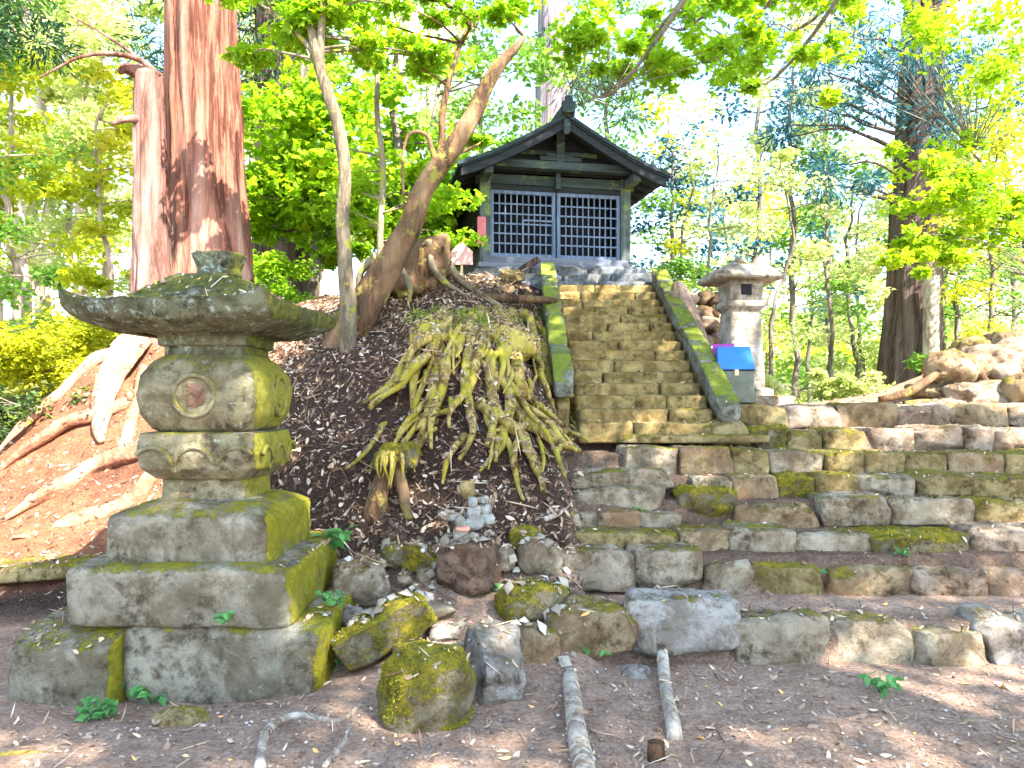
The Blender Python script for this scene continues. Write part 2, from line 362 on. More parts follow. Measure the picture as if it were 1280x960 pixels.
def ground(x, y):
    x = np.asarray(x, float); y = np.asarray(y, float)
    p3 = np.stack([x, y, np.zeros_like(x)], -1)
    L = tps(np.clip(x, -14, 3), np.clip(y, 0, 20))
    far = 3.2+.05*(y-14)+.9*fbm(p3, .05, 3, 3)
    L = L+(far-L)*sstep(14, 22, np.hypot(x, y))
    z = np.zeros_like(x)
    for i, (d, t) in enumerate(ROWS):
        prev = 0 if i == 0 else ROWS[i-1][1]-.035
        z = z+(t-.035-prev)*sstep(d+.06, d+.14, y+.02*fbm(p3, 3, 2, 5))
    z = z+.03*sstep(4.5, 5.0, y)*(1-sstep(5.0, 5.1, y))
    # raised ground beside the shrine, falling to the terrace on its right
    hi = sstep(2.65, 2.0, x)*sstep(7.9, 9.2, y)*1.5
    hi2 = np.where((x > .45) & (x < 1.95), np.clip((y-6.75)*.53, 0, 1.7)-.13, 0)
    z = z+np.maximum(hi, 0)+np.where((x > .45) & (x < 1.95), 0, 0)
    z = np.where((x > .45) & (x < 1.95) & (y > 6.7), 1.27+hi2-.08, z)
    # bank on the far right, valley behind
    bank = np.exp(-((x-6.6)/1.6)**2-((y-9.3)/1.3)**2)*.95
    z = z+bank
    val = sstep(11.5, 26, y)
    z = z*(1-val)+val*(-1.2+.4*fbm(p3, .08, 3, 8)+.015*(y-26).clip(0))
    # the shrine's own terrace joins the mound behind
    z = np.where((y > 9.8), z+(np.minimum(L, 3.0)-z)*sstep(2.6, 1.9, x)*(1-sstep(16, 24, y)), z)
    b = sstep(.40, .50, x+.04*fbm(p3, 2, 2, 9)*(y < 6.4)) if True else 0
    b = np.where(y > 14, sstep(-2, 5, x), b)
    z = L*(1-b)+z*b
    near = 1-sstep(12, 20, np.hypot(x, y))
    rough = np.where(x < .45, .03+.075*sstep(4.6, 5.4, y), .014)*near+.05*(1-near)
    onstair = (x > .4) & (x < 2.0) & (y > 6.6) & (y < 10.2)
    z = z+np.where(onstair, 0, rough*fbm(p3, 2.6, 4, 2)+.35*rough*fbm(p3, 11, 3, 4))
    return z
def gz(x, y): return float(ground(np.array([x]), np.array([y]))[0])
def axis(a, b, st, lo, hi, n):
    c = np.arange(a, b, st); t = np.linspace(0, 1, n+1)[1:]
    g = lambda L: L*(np.expm1(t*5)/np.expm1(5))+t*st*n*.5
    return np.concatenate([(a-g(a-lo))[::-1], c, b+g(hi-b)])
xs = axis(-5.6, 5.8, .042, -420, 420, 34); ys = axis(2.6, 10.6, .042, -60, 650, 36)
X, Y = np.meshgrid(xs, ys); Z = ground(X, Y)
nx, ny = len(xs), len(ys); GV = np.stack([X.ravel(), Y.ravel(), Z.ravel()], 1)
i0 = (np.arange(ny-1)[:, None]*nx+np.arange(nx-1)[None, :]).ravel(); GF = np.stack([i0, i0+1, i0+nx+1, i0+nx], 1)
# soil kinds: trodden earth, dark leaf mould, red cedar soil, sandy terrace, green undergrowth
x, y = GV[:, 0], GV[:, 1]; nz = fbm(np.stack([x, y, 0*x], 1), .9, 3, 21)
soil = np.tile([.60, .43, .325], (len(x), 1)).astype(float)
def lay(w, c):
    global soil
    soil = soil*(1-w[:, None])+np.array(c)*w[:, None]
lay(sstep(4.5, 5.2, y+.3*nz)*sstep(.6, .35, x), (.085, .052, .036))
lay(sstep(5.3, 6.0, y+.4*nz)*sstep(-1.9, -2.7, x+.3*nz), (.40, .17, .09))
lay(sstep(-.1, .5, fbm(np.stack([x, y*1.6, 0*x], 1), 1.7, 4, 33))*sstep(5.3, 6.0, y+.4*nz)*sstep(-1.9, -2.7, x)*.75, (.16, .07, .045))  # dark blotches in the red soil, partly shadow put into the colour
lay(sstep(7.4, 8.6, y+.5*nz)*sstep(-4.2, -5.4, x), (.10, .13, .03))
lay(sstep(5.04, 5.10, y)*(1-sstep(6.9, 7.3, y))*sstep(.3, .5, x)*.85, (.20, .135, .095))
lay(sstep(4.36, 4.44, y)*(1-sstep(4.55, 4.7, y))*sstep(.3, .5, x)*.6, (.22, .16, .12))
lay(sstep(6.4, 7.0, y)*sstep(2.2, 3.0, x), (.55, .38, .26))
lay(sstep(10.5, 13, np.hypot(x, y)+nz), (.26, .28, .07))
lay(sstep(30, 60, np.hypot(x, y)), (.20, .26, .08))
s = NT('earth'); p = s.pos(); at = s.n('ShaderNodeAttribute'); at.attribute_name = 'zone'; c = at.outputs['Color']
c = s.mix(s.ramp(s.noise(7, 7, .7, p), .3, .7), s.mix(1, c, (.62, .58, .56), 'MULTIPLY'), c)
c = s.mix(s.ramp(s.noise(45, 5, .75, p), .35, .65), s.mix(1, c, (.55, .52, .5), 'MULTIPLY'), c)
c = s.mix(s.ramp(s.noise(120, 3, .7, p), .58, .70, 0, .5), c, (.60, .54, .47))
M['earth'] = s.finish(c, .96, s.bump(s.noise(12, 8, .75, p), .9, .05, s.bump(s.noise(80, 5, .75, p), .8, .012)), spec=.1)
g = mesh('ground', GV, GF, M['earth'], col=np.hstack([soil, np.ones((len(x), 1))])); tag(g, None, None, None, 'structure')
SOLID = [(GV, GF.tolist())]     # what fallen leaves can lie on

# ------------------------------------------------------------------ stones of the lower steps
ORD = ['first', 'second', 'third', 'fourth', 'fifth', 'sixth', 'seventh', 'eighth', 'ninth', 'tenth']
LOOK = {'grey': 'weathered grey', 'tan': 'tan weathered', 'moss': 'green mossy', 'olive': 'olive stained', 'pale': 'smooth pale grey', 'brown': 'dark brown', 'white': 'sunlight-tinted pale pinkish'}
SD = [0]; MOSSY = []
def put_stone(name, label, cat, group, m, V, F, base=None):
    c = V.mean(0); loc = (c[0], c[1], V[:, 2].min())
    o = mesh(name, V, F, M[m], loc=loc); tag(o, label, cat, group); SOLID.append((V, F))
    if m == 'moss': MOSSY.append((V, F))
    return o
def row_stone(x0, x1, y0, y1, D, m, depth=.34, k=6, rough=.07, tilt=(0, 0, 0), taper=.1):
    SD[0] += 1
    a = P(x0, y0, D); b = P(x1, y1, D); w = (b[0]-a[0])*(1.07 if D < 4.6 else 1.03); a[2] = H0+(HZ-y0)/F_PX*(D+depth*(.5 if D < 4.6 else .85)); h = max(a[2]-b[2], .08)+.06
    return stone(((a[0]+b[0])/2, D+depth/2, a[2]-h/2-.004), w, depth, h, SD[0]*7, k, rough, taper, 16, tilt)
rows = [
 ('front kerb row', 4.35, .34, 6.5, [(690, 793, 752, 815, 'tan'), (790, 925, 742, 806, 'pale'), (928, 1033, 767, 831, 'grey'), (1035, 1145, 770, 846, 'grey'), (1144, 1235, 776, 850, 'grey'), (1236, 1330, 768, 838, 'pale')]),
 ('lowest step row', 5.0, .34, 9, [(703, 792, 679, 729, 'grey'), (795, 880, 678, 724, 'grey'), (881, 947, 692, 735, 'grey'), (948, 1028, 696, 740, 'olive'), (1029, 1145, 698, 746, 'tan'), (1146, 1236, 699, 744, 'white'), (1237, 1330, 700, 745, 'white')]),
 ('second step row', 5.3, .34, 12, [(706, 846, 657, 682, 'olive'), (850, 917, 653, 683, 'tan'), (918, 995, 653, 686, 'grey'), (996, 1095, 659, 689, 'grey'), (1097, 1215, 659, 692, 'moss'), (1216, 1330, 653, 697, 'white')]),
 ('third step row', 5.6, .34, 11, [(700, 748, 633, 661, 'grey'), (749, 800, 632, 657, 'tan'), (801, 852, 634, 657, 'grey'), (925, 1020, 625, 655, 'tan'), (1030, 1115, 614, 649, 'grey'), (1118, 1219, 618, 648, 'grey'), (1221, 1330, 619, 651, 'olive')]),
 ('fourth step row', 5.9, .34, 11, [(868, 914, 593, 616, 'grey'), (916, 972, 590, 622, 'tan'), (974, 1019, 590, 616, 'moss'), (1020, 1075, 588, 615, 'olive'), (1076, 1150, 591, 617, 'grey'), (1151, 1218, 588, 617, 'olive'), (1220, 1330, 591, 619, 'olive')]),
 ('fifth step row', 6.2, .42, 14, [(780, 848, 556, 586, 'grey'), (849, 915, 556, 585, 'tan'), (917, 962, 558, 588, 'olive'), (963, 1033, 561, 588, 'grey'), (1034, 1083, 562, 588, 'olive'), (1084, 1131, 562, 588, 'olive'), (1132, 1185, 563, 588, 'olive'), (1186, 1257, 562, 590, 'tan'), (1258, 1330, 562, 590, 'olive')]),
 ('sixth step row', 6.6, .5, 12, [(866, 937, 524, 547, 'olive'), (938, 985, 532, 559, 'moss'), (986, 1029, 536, 561, 'olive'), (1031, 1085, 534, 561, 'olive'), (1087, 1145, 534, 558, 'white'), (1147, 1203, 531, 557, 'white'), (1205, 1243, 531, 556, 'white'), (1245, 1330, 533, 557, 'white')]),
 ('topmost terrace edge row', 7.1, .5, 11, [(912, 985, 505, 531, 'olive'), (987, 1050, 506, 532, 'white'), (1052, 1120, 504, 532, 'tan'), (1122, 1190, 505, 530, 'white'), (1192, 1262, 503, 528, 'tan'), (1264, 1330, 504, 528, 'white')]),
]
for rn, D, dep, k, lst in rows:
    for i, (x0, x1, y0, y1, m) in enumerate(lst):
        tilt = (0, 0, 0)
        rr = .10 if 'kerb' in rn else .075
        V, F = row_stone(x0, x1, y0, y1, D+random.Random(i+int(D*10)).uniform(-.03, .03), m, dep, k, rr, (0, random.Random(i).uniform(-1.5, 1.5), random.Random(i+5).uniform(-4, 4)), .07 if 'kerb' not in rn else .12)
        pos = ORD[i]+' from the left' if i < len(lst)-1 else 'the last at the right end'
        put_stone('step_stone' if 'kerb' not in rn else 'kerb_stone', f'{LOOK[m]} stone, {pos} in the {rn}', 'stone', 'stones laid in rows as wide steps', m, V, F)
extra = [
 (711, 842, 604, 634, 5.72, 'grey', 'long grey squared block with white lichen at left end of the steps'),
 (713, 842, 583, 604, 5.85, 'grey', 'long block lying on top of the lichened squared block, left end of steps'),
 (853, 922, 606, 646, 5.66, 'moss', 'dark green moss covered block tilted in the gap of the steps'),
 (1100, 1140, 836, 860, 4.20, 'olive', 'small olive stone lying in front of the kerb stones'),
 (1190, 1250, 845, 872, 4.1, 'white', 'rounded pale stone half buried before the kerb at right'),
 (780, 818, 832, 862, 4.12, 'pale', 'small pale stone beside the upper end of the thin log'),
]
for x0, x1, y0, y1, D, m, lab in extra:
    V, F = row_stone(x0, x1, y0, y1, D, m, .34 if D > 4.3 else .18, 6 if D > 4.3 else 3, .08); put_stone('loose_stone', lab, 'stone', None, m, V, F)
V, F = stone((P(870, 549, 6.45)[0], 6.62, P(870, 549, 6.45)[2]), 1.28, .3, .075, 77, 10, .05, .03, 14, (0, 0, -1)); put_stone('thin_slab', 'long thin layered slab below the foot of the staircase', 'slab', None, 'olive', V, F)
# ------------------------------------------------------------------ loose stones in the middle
loose = [
 # cx, base y, D, w, d, h(px->m given), mat, k, tilt, label, name
 ((535, 872, 3.62), (.40, .34, .42), 'olive', 3.2, (8, 8, 20), 'large moss-topped yellowish boulder alone on the bare earth', 'boulder'),
 ((621, 830, 3.95), (.25, .42, .26), 'pale', 7, (22, 4, 12), 'smooth pale grey slab leaning with its flat top sloping forward', 'stone_slab'),
 ((664, 812, 4.32), (.24, .26, .27), 'tan', 3.6, (0, 10, 30), 'tan angular stone just behind the leaning pale slab', 'loose_stone'),
 ((478, 787, 4.28), (.52, .25, .22), 'moss', 7, (4, -27, 28), 'bright yellow-green mossy block lying aslant beside the big lantern', 'mossy_block'),
 ((449, 724, 4.85), (.34, .3, .29), 'grey', 2.8, (0, 0, 10), 'rounded grey stone with a hollow, beside the big lantern', 'loose_stone'),
 ((515, 697, 5.0), (.40, .22, .16), 'moss', 5, (0, 4, -8), 'flat dark mossy stone between the hollow stone and figure pedestal', 'loose_stone'),
 ((585, 707, 4.85), (.37, .30, .36), 'brown', 9, (0, 0, -14), 'brown square stone block carrying the small stone figures', 'stone_pedestal'),
 ((632, 698, 4.95), (.13, .14, .16), 'grey', 2.8, (0, 0, 0), 'small pale round stone right of the figure pedestal', 'loose_stone'),
 ((676, 697, 4.98), (.27, .2, .22), 'grey', 4, (0, 6, 8), 'grey angular stone before the left end of the lowest step row', 'loose_stone'),
 ((665, 752, 4.62), (.42, .24, .22), 'moss', 5, (0, 0, 6), 'wide mossy stone left of the kerb row', 'loose_stone'),
 ((708, 650, 5.5), (.22, .2, .16), 'grey', 3, (0, 0, 10), 'whitish lichened stone wedged at the left side of the steps', 'loose_stone'),
 ((655, 672, 5.2), (.2, .2, .15), 'moss', 3.5, (0, 0, 10), 'small dark mossy stone on the slope above the pale round stone', 'loose_stone'),
 ((492, 672, 5.15), (.16, .14, .12), 'brown', 3, (0, 0, 0), 'small brown stone on the slope below the small stump', 'loose_stone'),
 ((556, 790, 4.45), (.20, .16, .08), 'pale', 4, (0, 5, 10), 'flat pale stone lying between the mossy block and leaning slab', 'loose_stone'),
 ((540, 760, 4.6), (.26, .2, .07), 'grey', 5, (3, 5, 20), 'flat grey stone lying in front of the brown pedestal', 'loose_stone'),
 ((515, 812, 4.2), (.2, .15, .09), 'olive', 4, (0, 0, 40), 'flat yellowish stone behind the large boulder', 'loose_stone'),
 ((555, 815, 4.15), (.3, .14, .08), 'pale', 4, (0, 4, 0), 'long pale stone behind the large boulder', 'loose_stone'),
 ((440, 772, 4.5), (.14, .14, .12), 'pale', 3, (0, 0, 0), 'small pale stone tucked behind the aslant mossy block', 'loose_stone'),
 ((533, 720, 4.9), (.13, .12, .12), 'grey', 3, (0, 0, 20), 'small greenish grey stone left of the figure pedestal', 'loose_stone'),
 ((505, 725, 4.85), (.10, .1, .08), 'grey', 3, (0, 0, 20), 'fist-sized grey stone right of the hollow stone', 'loose_stone'),
 ((228, 898, 3.62), (.26, .14, .11), 'olive', 2.6, (0, 4, 12), 'small rounded olive stone on the ground before the big lantern', 'loose_stone'),
 ((650, 640, 5.55), (.20, .22, .16), 'moss', 3.4, (0, 0, 20), 'bright mossy lump on the slope under the big root', 'loose_stone'),
 ((500, 905, 3.75), (.24, .2, .07), 'brown', 3, (0, 0, 0), 'low brown stone left of the large boulder', 'loose_stone'),
 ((735, 850, 4.2), (.07, .06, .05), 'pale', 3, (0, 0, 0), 'tiny pale stone near the upper end of the thick log', 'loose_stone'),
]
loose[0] = ((535, 868, 3.62), (.40, .34, .44), 'moss', 3.4, (8, 8, 20), loose[0][5], 'boulder')
for j, (pp, (w, d, h), m, k, tl, lab, nm) in enumerate(loose):
    c = P(*pp); V, F = stone(c, w, d, h, 500+j*3, k, .10, .16, 20, tl); put_stone(nm, lab, 'stone', None, m, V, F)
# mossy step slab far left on the path
a = P(30, 712, 5.55); V, F = stone((a[0]-.2, 5.7, a[2]-.03), 1.5, .5, .12, 901, 7, .05, .05, 12, (0, -3, 3)); put_stone('mossy_slab', 'long flat mossy slab on the red earth left of the big lantern', 'slab', None, 'olive', V, F)

# ------------------------------------------------------------------ upper staircase
NS = 15; Y0, Z0, RUN, RISE = 6.62, 1.19, .222, .118
st = empty('stone_staircase', (1.16, Y0, Z0), 'narrow worn stone staircase climbing between two sloping copings to the shrine', 'staircase')
rs = random.Random(4)
for i in range(NS):
    y0 = Y0+i*RUN; z1 = Z0+(i+1)*RISE
    sp = empty('step', (0, i*RUN, i*RISE), None, None); sp.parent = st
    xa, xb = .58, 1.80
    cuts = [xa]+sorted(rs.uniform(xa+.25, xb-.25) for _ in range(rs.choice([1, 1, 2])))+[xb]
    cuts = [cuts[0]]+[c for q, c in enumerate(cuts[1:-1]) if c-cuts[q] > .18]+[xb]
    for j in range(len(cuts)-1):
        w = cuts[j+1]-cuts[j]-.012; h = RISE+.06
        V, F = stone(((cuts[j]+cuts[j+1])/2, y0+.17+rs.uniform(-.012, .012), z1-h/2+rs.uniform(-.006, .004)), w, .36, h, i*9+j, 13, .05, .03, 12)
        SOLID.append((V, F)); mesh('stone_block', V, F, M['stair'], parent=sp, loc=(1.16, y0, Z0+i*RISE))
sl = math.degrees(math.atan(RISE/RUN))
for sx, side, n0, lab in ((.465, 'left', 3, 'sloping stone coping, green with moss, on the root side of the staircase'), (1.90, 'right', 3, 'sloping grey stone coping, mossy at its foot, on the lantern side of the staircase')):
    yb = 6.62 if side == 'right' else 6.9
    ye = 10.0
    cop = empty('stair_coping', (sx, yb, Z0), lab, 'coping', 'copings beside the staircase')
    segs = 4 if side == 'left' else 4
    for i in range(segs):
        ya = yb+(ye-yb)*i/segs; yc = yb+(ye-yb)*(i+1)/segs; ym = (ya+yc)/2; ln = (yc-ya)/math.cos(R(sl))-.015
        zc = Z0+(ym-Y0)/RUN*RISE+(.24 if side == 'left' else .17)
        V, F = stone((sx+rs.uniform(-.008, .008), ym, zc), .19, ln, .17, 300+i+int(sx*10), 12, .05, .03, 12, (sl, 0, 0)); SOLID.append((V, F))
        part('coping_stone', V, F, M['coping'], cop)
    V, F = stone((sx, (yb+ye)/2+.1, Z0+((yb+ye)/2-Y0)/RUN*RISE-.06), .13, (ye-yb)/math.cos(R(sl)), .40, 350, 14, .04, .02, 14, (sl, 0, 0)); part('side_wall', V, F, M['stair'], cop)

# ------------------------------------------------------------------ shrine and its base
plat = empty('shrine_platform', (.62, 10.6, 2.9), 'low stepped platform of bluish grey stone courses under the shrine', 'platform')
for j, (xa, xb, ya, za, zb) in enumerate(((-.62, 2.02, 10.02, 2.75, 3.06), (-.62, 1.98, 10.25, 2.95, 3.20), (-.56, 1.86, 10.5, 3.1, 3.335))):
    n = 3+j % 2
    for i in range(n):
        a = xa+(xb-xa)*i/n; b = xa+(xb-xa)*(i+1)/n
        V, F = stone(((a+b)/2, ya+.35, (za+zb)/2), b-a-.01, .7, zb-za, 40+j*5+i, 12, .04, .03, 11); SOLID.append((V, F)); part('stone_course', V, F, M['shrinebase'], plat)
V, F = box(-.62, 1.95, 10.95, 14.2, 2.6, 3.33); part('foundation', V, F, M['shrinebase'], plat)
SY = R(11); SO = np.array([.625, 11.0, 3.335])
sh = empty('wooden_shrine', tuple(SO), 'small dark wooden shrine with gabled roof and latticed doors atop the stairs', 'shrine', None, SY)
def sp_(name, lst, mat, bev=.006, par=None, smooth=False):
    V, F = join(lst); return mesh(name, V, F, M[mat], parent=par or sh, smooth=smooth, bevel=bev)
hw, LEN, WT = 1.03, 2.9, 1.36
sp_('floor_sill', [box(-hw-.12, hw+.12, -.22, -.02, 0, .07), box(-hw-.04, hw+.04, -.10, .06, .07, .18)], 'wood_sill')
for sx in (-1, 1):
    for yy in (0, LEN): sp_('corner_post', [box(sx*hw-.075, sx*hw+.075, yy-.075, yy+.075, .0, WT)], 'wood_post')
sp_('side_wall', [box(-hw-.02, -hw+.02, .06, LEN, .0, WT)], 'wood_side'); sp_('side_wall', [box(hw-.02, hw+.02, .06, LEN, 0, WT)], 'wood_side')
sp_('rear_wall', [box(-hw, hw, LEN-.02, LEN+.02, 0, WT)], 'wood_side')
sp_('interior_dark_sheet', [box(-hw+.08, hw-.08, .5, .52, .1, WT)], 'black')  # near-black sheet painting the shade behind the lattice doors
sp_('lintel', [box(-hw-.13, hw+.13, -.07, .07, 1.20, 1.34)], 'wood_green')
sp_('head_beam', [box(-hw+.075, hw-.075, -.045, .045, 1.125, 1.20)], 'wood_dark')
for sx in (-1, 1):        # lattice door leaves
    x0, x1 = (-.955, -.012) if sx < 0 else (.012, .955)
    fr = sp_('door_frame', [box(x0, x0+.05, -.035, .015, .18, 1.125), box(x1-.05, x1, -.035, .015, .18, 1.125), box(x0+.05, x1-.05, -.033, .013, .18, .235), box(x0+.05, x1-.05, -.033, .013, 1.075, 1.125)], 'lattice', .003)
    lat = []
    n = 10
    for i in range(1, n): xx = x0+.05+(x1-x0-.1)*i/n; lat.append(box(xx-.0085, xx+.0085, -.022, -.002, .235, 1.075))
    for i in range(1, 6): zz = .235+.84*i/6; lat.append(box(x0+.05, x1-.05, -.030, -.024, zz-.011, zz+.011))
    sp_('lattice', lat, 'lattice', 0, fr)
sp_('small_door', [box(-.50, -.475, -.05, -.036, .19, .72), box(-.06, -.035, -.05, -.036, .19, .72), box(-.475, -.06, -.05, -.036, .695, .72)], 'lattice', .002)
# gable
sp_('tie_beam', [box(-hw-.30, hw+.30, -.36, -.22, 1.36, 1.47)], 'wood_green')
gz_ = 1.47
V = np.array([(-1.05, -.10, 1.36), (1.05, -.10, 1.36), (0, -.10, 2.0), (-1.05, -.06, 1.36), (1.05, -.06, 1.36), (0, -.06, 2.0)]); F = [(0, 1, 2), (3, 5, 4), (0, 3, 4, 1), (1, 4, 5, 2), (2, 5, 3, 0)]
mesh('gable_board', V, F, M['wood_dark'], parent=sh, smooth=False)
mesh('gable_board', V+np.array([0, LEN+.1, 0]), F, M['wood_dark'], parent=sh, smooth=False)
sp_('king_post', [box(-.06, .06, -.30, -.20, 1.47, 1.92)], 'wood_green'); sp_('bracket', [box(-.30, .30, -.29, -.23, 1.50, 1.56), box(-.2, .2, -.285, -.235, 1.56, 1.61)], 'wood_green')
sp_('upper_tie', [box(-.56, .56, -.20, -.12, 1.60, 1.66)], 'wood_green')
for sx in (-1, 1): sp_('beam_end', [box(sx*(hw+.02)-.06, sx*(hw+.02)+.06, -.5, -.08, 1.22, 1.33)], 'wood_post')
for yy in (.2,): sp_('pendant', [box(-.035, .035, -.16, -.08, 1.15, 1.38)], 'wood_green')
# roof: two curved slopes with real thickness
RW, YF, YB = 1.48, -.62, LEN+.45
def rz_(t): return 2.02-.80*t+.10*t*(t-1)*1.2+.06*t**4   # t 0 ridge .. 1 eave
def slope(sx, off=0., th=.05, y0=YF, y1=YB, t0=0., t1=1.):
    n = 12; m = 14; V = []; F = []
    for lv in (0, 1):
        for i in range(n+1):
            t = t0+(t1-t0)*i/n
            for j in range(m+1):
                yy = y0+(y1-y0)*j/m; V.append((sx*(RW*t), yy, rz_(t)+off-(th if lv else 0)))
    q = (n+1)*(m+1)
    for i in range(n):
        for j in range(m):
            a = i*(m+1)+j; F.append((a, a+1, a+m+2, a+m+1)); F.append((q+a, q+a+m+1, q+a+m+2, q+a+1))
    for i in range(n):
        a = i*(m+1); F.append((a, a+m+1, q+a+m+1, q+a)); a += m; F.append((a, q+a, q+a+m+1, a+m+1))
    for j in range(m):
        a = n*(m+1)+j; F.append((a, a+1, q+a+1, q+a)); a = j; F.append((a, q+a, q+a+1, a+1))
    return V, F
for sx in (-1, 1):
    V, F = slope(sx, 0, .045); ro = mesh('roof_slope', V, F, M['roofm'], parent=sh, smooth=False)
    V, F = join([slope(sx, .035, .028, YF-.03+.33*i, YF+.02+.33*i, .02, 1.0) for i in range(1, 12)]); mesh('roof_batten', V, F, M['roofm'], parent=ro, smooth=False)
    V, F = slope(sx, -.05, .11, YF+.02, YF+.09, .0, .97); mesh('bargeboard', V, F, M['wood_dark'], parent=sh, smooth=False)
    V, F = slope(sx, .03, .05, YF-.03, YF+.03, .0, 1.01); mesh('roof_edge', V, F, M['wood_sill'] if False else M['roofm'], parent=sh, smooth=False)
    V, F = join([slope(sx, -.052, .05, YF+.25+.3*i, YF+.31+.3*i, .05, .97) for i in range(11)]); mesh('rafters', V, F, M['wood_dark'], parent=sh, smooth=False)
sp_('ridge_cap', [box(-.10, .10, YF-.05, YB+.05, 2.0, 2.10), box(-.07, .07, YF-.03, YB+.03, 2.10, 2.16)], 'roofm')
sp_('ridge_ornament', [box(-.085, .085, YF-.12, YF-.02, 2.02, 2.17), box(-.045, .045, YF-.11, YF-.03, 2.17, 2.25)], 'roofm')
V, F = stone((0, YF+.0, 1.87), .10, .05, .22, 8, 3, .03, .1, 8); mesh('gable_pendant', V, F, M['wood_green'], parent=sh)
# red charm box hanging beside the post, pink notice on a stick, fallen plank
c = P(602, 288, 10.7); V, F = join([box(c[0]-.06, c[0]+.06, c[1]-.03, c[1]+.03, c[2]-.20, c[2]+.19)])
e = mesh('hanging_charm_board', V, F, M['pink'], loc=tuple(c), smooth=False, bevel=.015); tag(e, 'narrow faded red board hung on the left post of the shrine', 'board')
V, F = tube([c+np.array([-.02, .0, .19]), c+np.array([-.03, .03, .32])], [.006, .006], 6, 3); part('cord', V, F, M['wood_dark'], e, True)
c = P(577, 318, 9.0)
c0 = np.array([c[0], c[1], gz(c[0], c[1])-.1]); e = empty('notice_post', tuple(c0), 'faded pink notice board with a pointed top on a pale stick', 'notice')
V, F = tube([c0, c+np.array([0, .03, .1])], [.018, .014], 8, 6); part('stick', V, F, M['stick'], e)
w = .13; V = np.array([(c[0]-w, c[1]-.012, c[2]-.12), (c[0]+w, c[1]-.012, c[2]-.12), (c[0]+w, c[1]-.012, c[2]+.03), (c[0], c[1]-.012, c[2]+.15), (c[0]-w, c[1]-.012, c[2]+.03)]); V = np.vstack([V, V+[0, .024, 0]])
F = [(0, 1, 2, 3, 4), (9, 8, 7, 6, 5)]+[(i, i+5, (i+1) % 5+5, (i+1) % 5) for i in range(5)]; part('board', V, F, M['pinkpale'], e, smooth=False)
c = P(662, 331, 10.3)
V, F = stone(c+[0, 0, .0], .30, .06, .09, 4, 10, .04, .05, 8, (0, -32, 5)); e = mesh('broken_plank', V, F, M['cedar_dark'], loc=tuple(c)); tag(e, 'broken dark plank propped up on the shrine platform', 'plank')

# ------------------------------------------------------------------ near stone lantern
LX, LY = -1.74, 4.56
L = empty('stone_lantern', (LX, LY, .0), 'large mossy stone lantern with a wide upturned roof and round emblem', 'lantern')
def lp(name, prof, mat, k=10, rough=.012, yaw=0, c=(LX, LY, 0), seed=1, n=96, nf=5):
    V, F = loft(prof, c, k, n, rough, seed, yaw=yaw, nf=nf); SOLID.append((V, F)); return part(name, V, F, M[mat], L)
def dense(prof, n=6):
    out = []
    for a, b in zip(prof[:-1], prof[1:]):
        for i in range(n): out.append(tuple(np.array(a)+(np.array(b)-np.array(a))*i/n))
    return out+[prof[-1]]
# bottom course: slabs
for (x0, x1, y0, y1, z1, sd) in ((8, 146, 0, 0, .320, 1), (150, 409, 0, 0, .325, 2)):
    D = 3.88 if sd == 1 else 3.98
    a, b = P(x0, 0, D)[0]-.02, P(x1, 0, D)[0]-.03
    V, F = stone(((a+b)/2, D+.80, z1/2-.06), b-a, 1.6, z1+.12, 60+sd, 14, .04, .03, 16); SOLID.append((V, F)); part('foundation_slab', V, F, M['lbase'], L)
V, F = stone((LX, LY, .470), 1.18, 1.18, .32, 64, 16, .04, .02, 18); SOLID.append((V, F)); part('lower_plinth', V, F, M['lbase'], L)
lp('upper_plinth', dense([(.44, .60), (.45, .63), (.45, .84), (.44, .868), (.39, .90), (.30, .935), (.24, .945)], 4), 'lbase', 14, .018)
lp('plinth_neck', dense([(.245, .93), (.24, 1.06)], 4), 'lantern', 12, .008)
seat = lp('lotus_seat', dense([(.20, 1.045), (.28, 1.06), (.345, 1.12), (.365, 1.20), (.355, 1.27), (.345, 1.315), (.30, 1.322)], 5), 'lantern', 7, .010)
drum = lp('drum', dense([(.25, 1.31), (.305, 1.34), (.352, 1.42), (.370, 1.53), (.352, 1.64), (.300, 1.72), (.25, 1.755)], 5), 'lantern', 5.5, .010)
lp('upper_neck', dense([(.235, 1.745), (.235, 1.80), (.262, 1.81), (.262, 1.86), (.30, 1.872), (.30, 1.915)], 3), 'lroof', 12, .006)
def rel(name, sgn, pts, r, par):
    V, F = tube(pts, [r]*len(pts), 8, 40); return part(name, V, F, M['lantern'], par)
for side in (0, 1):
    def at(u, v, off=0.):   # point on the drum's front or right face
        return np.array([LX+u, LY-.362+off, 1.525+v]) if side == 0 else np.array([LX+.362-off, LY+u, 1.525+v])
    ring = [at(.112*math.cos(t), .112*math.sin(t), .012*(0)+.0) for t in np.linspace(0, 2*math.pi, 25)]
    V, F = tube(ring, [.015]*25, 8, 60); r_ = mesh('emblem_ring', V, F, M['lantern'], parent=drum, loc=tuple(L.location))
    cc = at(0, 0, .008); V, F = stone(cc, .13 if side == 0 else .04, .04 if side == 0 else .13, .13, 70+side, 2.6, .3, .1, 12, nf=3); mesh('emblem', V, F, M['emblem'] if side == 0 else M['lantern'], parent=drum, loc=tuple(L.location))
for face in range(2):
    for q in (-1, 0, 1):
        pts = []
        for t in np.linspace(0, math.pi, 13):
            u = q*.235+.115*math.cos(t); v = 1.30-.0-.15*math.sin(t) if False else 1.10+.14*math.sin(t)
            d = .362 if v > 1.15 else .335
            if abs(u) > .33: continue
            pts.append((LX+u, LY-d, v) if face == 0 else (LX+d, LY+u, v))
        if len(pts) > 3: V, F = tube(pts, [.014]*len(pts), 8, 26); mesh('lotus_petal', V, F, M['lantern'], parent=seat, loc=tuple(L.location))
